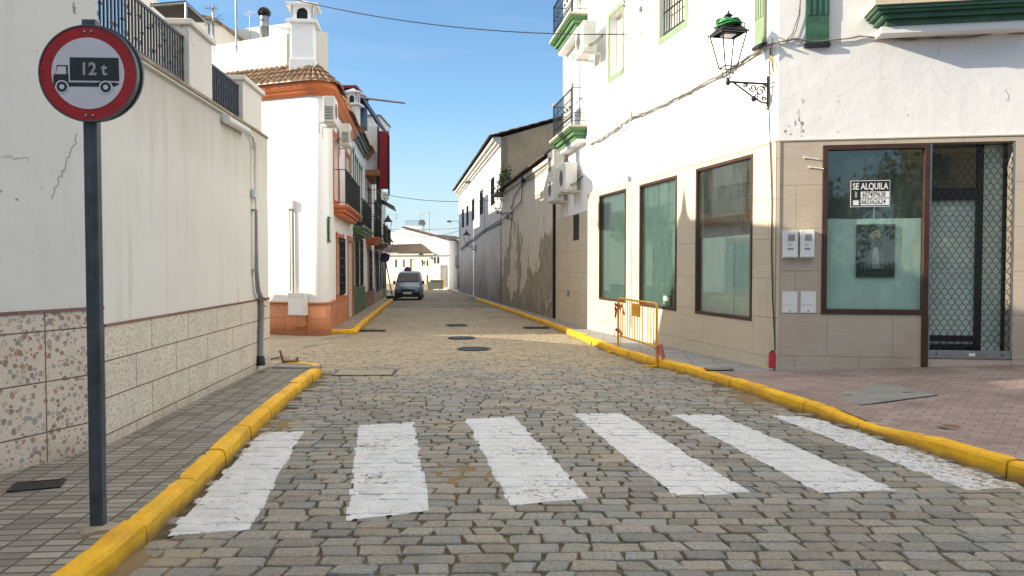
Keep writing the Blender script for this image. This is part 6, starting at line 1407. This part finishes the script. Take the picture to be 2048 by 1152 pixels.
MB().lathe([(r_,-.5),(r_,h*.15),(r_+.012,h*.16),(r_+.012,h*.2),(r_,h*.21),(r_,h*.45),(r_+.01,h*.46),(r_,h*.5),(r_,h*.62)], n=24).build('pipe', M['steel'], t)
m = MB()
for k in range(14):
    a = k*2*math.pi/14; pts = [(math.cos(a+.25*i)*(.20*math.sin(math.pi*(.18+.72*i/6))+.02), math.sin(a+.25*i)*(.20*math.sin(math.pi*(.18+.72*i/6))+.02), h*(.62+.38*i/6)) for i in range(7)]; m.tube(pts, .022, 4)
m.lathe([(.15,h*.62),(.165,h*.78),(.10,h*.96),(.01,h*.98)], n=16); m.build('cowl', M['black_frame'], t)
# ================================================================ across the square behind the viewer: seen only as reflections in the shop glass
def tree(x, y, h, r, seed, label, cr='leaf'):
    f = Frame((x, y), ang=0); t = thing('tree', label, 'tree', f, 'trees across the square'); rd = random.Random(seed)
    m = MB().tube([(0,0,-.3),(.05,0,h*.3),(.1,.1,h*.55),(.0,.1,h*.8)], [.22,.17,.11,.05], 8)
    for k in range(6): a = rd.uniform(0,6.28); m.tube([(.07,.05,h*(.4+.05*k)),(math.cos(a)*r*.6,math.sin(a)*r*.6,h*(.6+.05*k))], [.07,.02], 5)
    m.build('trunk', M['bark'], t); m = MB(); cl = [(Vector((rd.gauss(0,r*.45), rd.gauss(0,r*.45), h*.66+rd.gauss(0,h*.13))), rd.uniform(.5,1.1)*r*.4) for _ in range(22)]
    for c, cr_ in cl:
        for k in range(110):
            d = Vector((rd.gauss(0,1), rd.gauss(0,1), rd.gauss(0,1))).normalized()*cr_*rd.uniform(.5,1.1); p = c+d; s = rd.uniform(.07,.16); a = Vector((rd.uniform(-1,1), rd.uniform(-1,1), rd.uniform(-1,1)))*s; b = Vector((rd.uniform(-1,1), rd.uniform(-1,1), rd.uniform(-1,1)))*s
            m.add([p-a, p+b, p+a, p-b], [(0,1,2,3)])
    m.build('crown', M[cr], t)
sq = MB(); sq.add([(-60,-14,-.006),(60,-14,-.006),(60,-3.2,-.006),(-60,-3.2,-.006)], [(0,1,2,3)]); tag(sq.build('road', M['asphalt']), 'dark asphalt road of the square behind the viewer', kind='structure')
hg = thing('hedge', 'long clipped hedge added behind the viewer to darken the shop glass reflections', 'hedge', Frame((-4,-15), ang=0)); MB().box(0,34,-.35,.35,-.05,1.5).build('inner_growth', M['bark'], hg)  # added hedge, keeps bright ground out of the shop glass reflections
hm = MB(); rd = random.Random(77)
for k in range(7000):
    p = Vector((rd.uniform(-.1,34.1), rd.choice((-1,1))*rd.uniform(.33,.55), rd.uniform(0,1.75))) if k % 3 else Vector((rd.uniform(0,34), rd.uniform(-.4,.5), rd.uniform(1.45,1.8))); a = Vector([rd.uniform(-.09,.09) for _ in range(3)]); b = Vector([rd.uniform(-.09,.09) for _ in range(3)]); hm.add([p-a,p+b,p+a,p-b], [(0,1,2,3)])
hm.build('foliage', M['leaf'], hg)
for i, (x, y, h, r_) in enumerate([(6.5,-16,6.5,2.6),(10.5,-19,7.5,3),(15,-17,7,2.8),(20,-20,8,3),(3,-22,7,2.8),(26,-18,7,3)]):
    tree(x, y, h, r_, 50+i, 'green broadleaf tree of the square behind the viewer, ' + ('nearest the middle','left of the ochre block','before the ochre block','right of the ochre block','far left one','far right one')[i])
f = Frame((26, -30), (12, -33)); H = thing('apartment_block', 'ochre apartment block across the square behind the viewer', 'building', f)
aw = [(x+.0, x+1.2, z, z+1.5) for x in (1.5, 4.6, 7.8, 11) for z in (1, 4.2, 7.4, 10.6)]
MB().wall(0, 14.3, -.2, 13.5, aw, t=.3).build('wall', M['ochre'], H); MB().box(0,14.3,.31,8,-.2,13.45).build('body', M['ochre'], H)
for w in aw: window(H, f, *w)
f = Frame((9, -28), (-4, -27)); H = thing('white_house', 'low white house across the square behind the viewer', 'house', f); aw = [(x, x+1.1, 1.2, 2.6) for x in (1.5,5,8.5)]
MB().wall(0, 13, -.2, 4.6, aw, t=.3).build('wall', M['white'], H); [window(H, f, *w) for w in aw]; m = MB(); tile_roof_path(m, [(0,-.3),(13,-.3)], [(0,3.5),(13,3.5)], 4.62, 6.2, pitch=.3); m.build('tiled_roof', M['roof'], H)
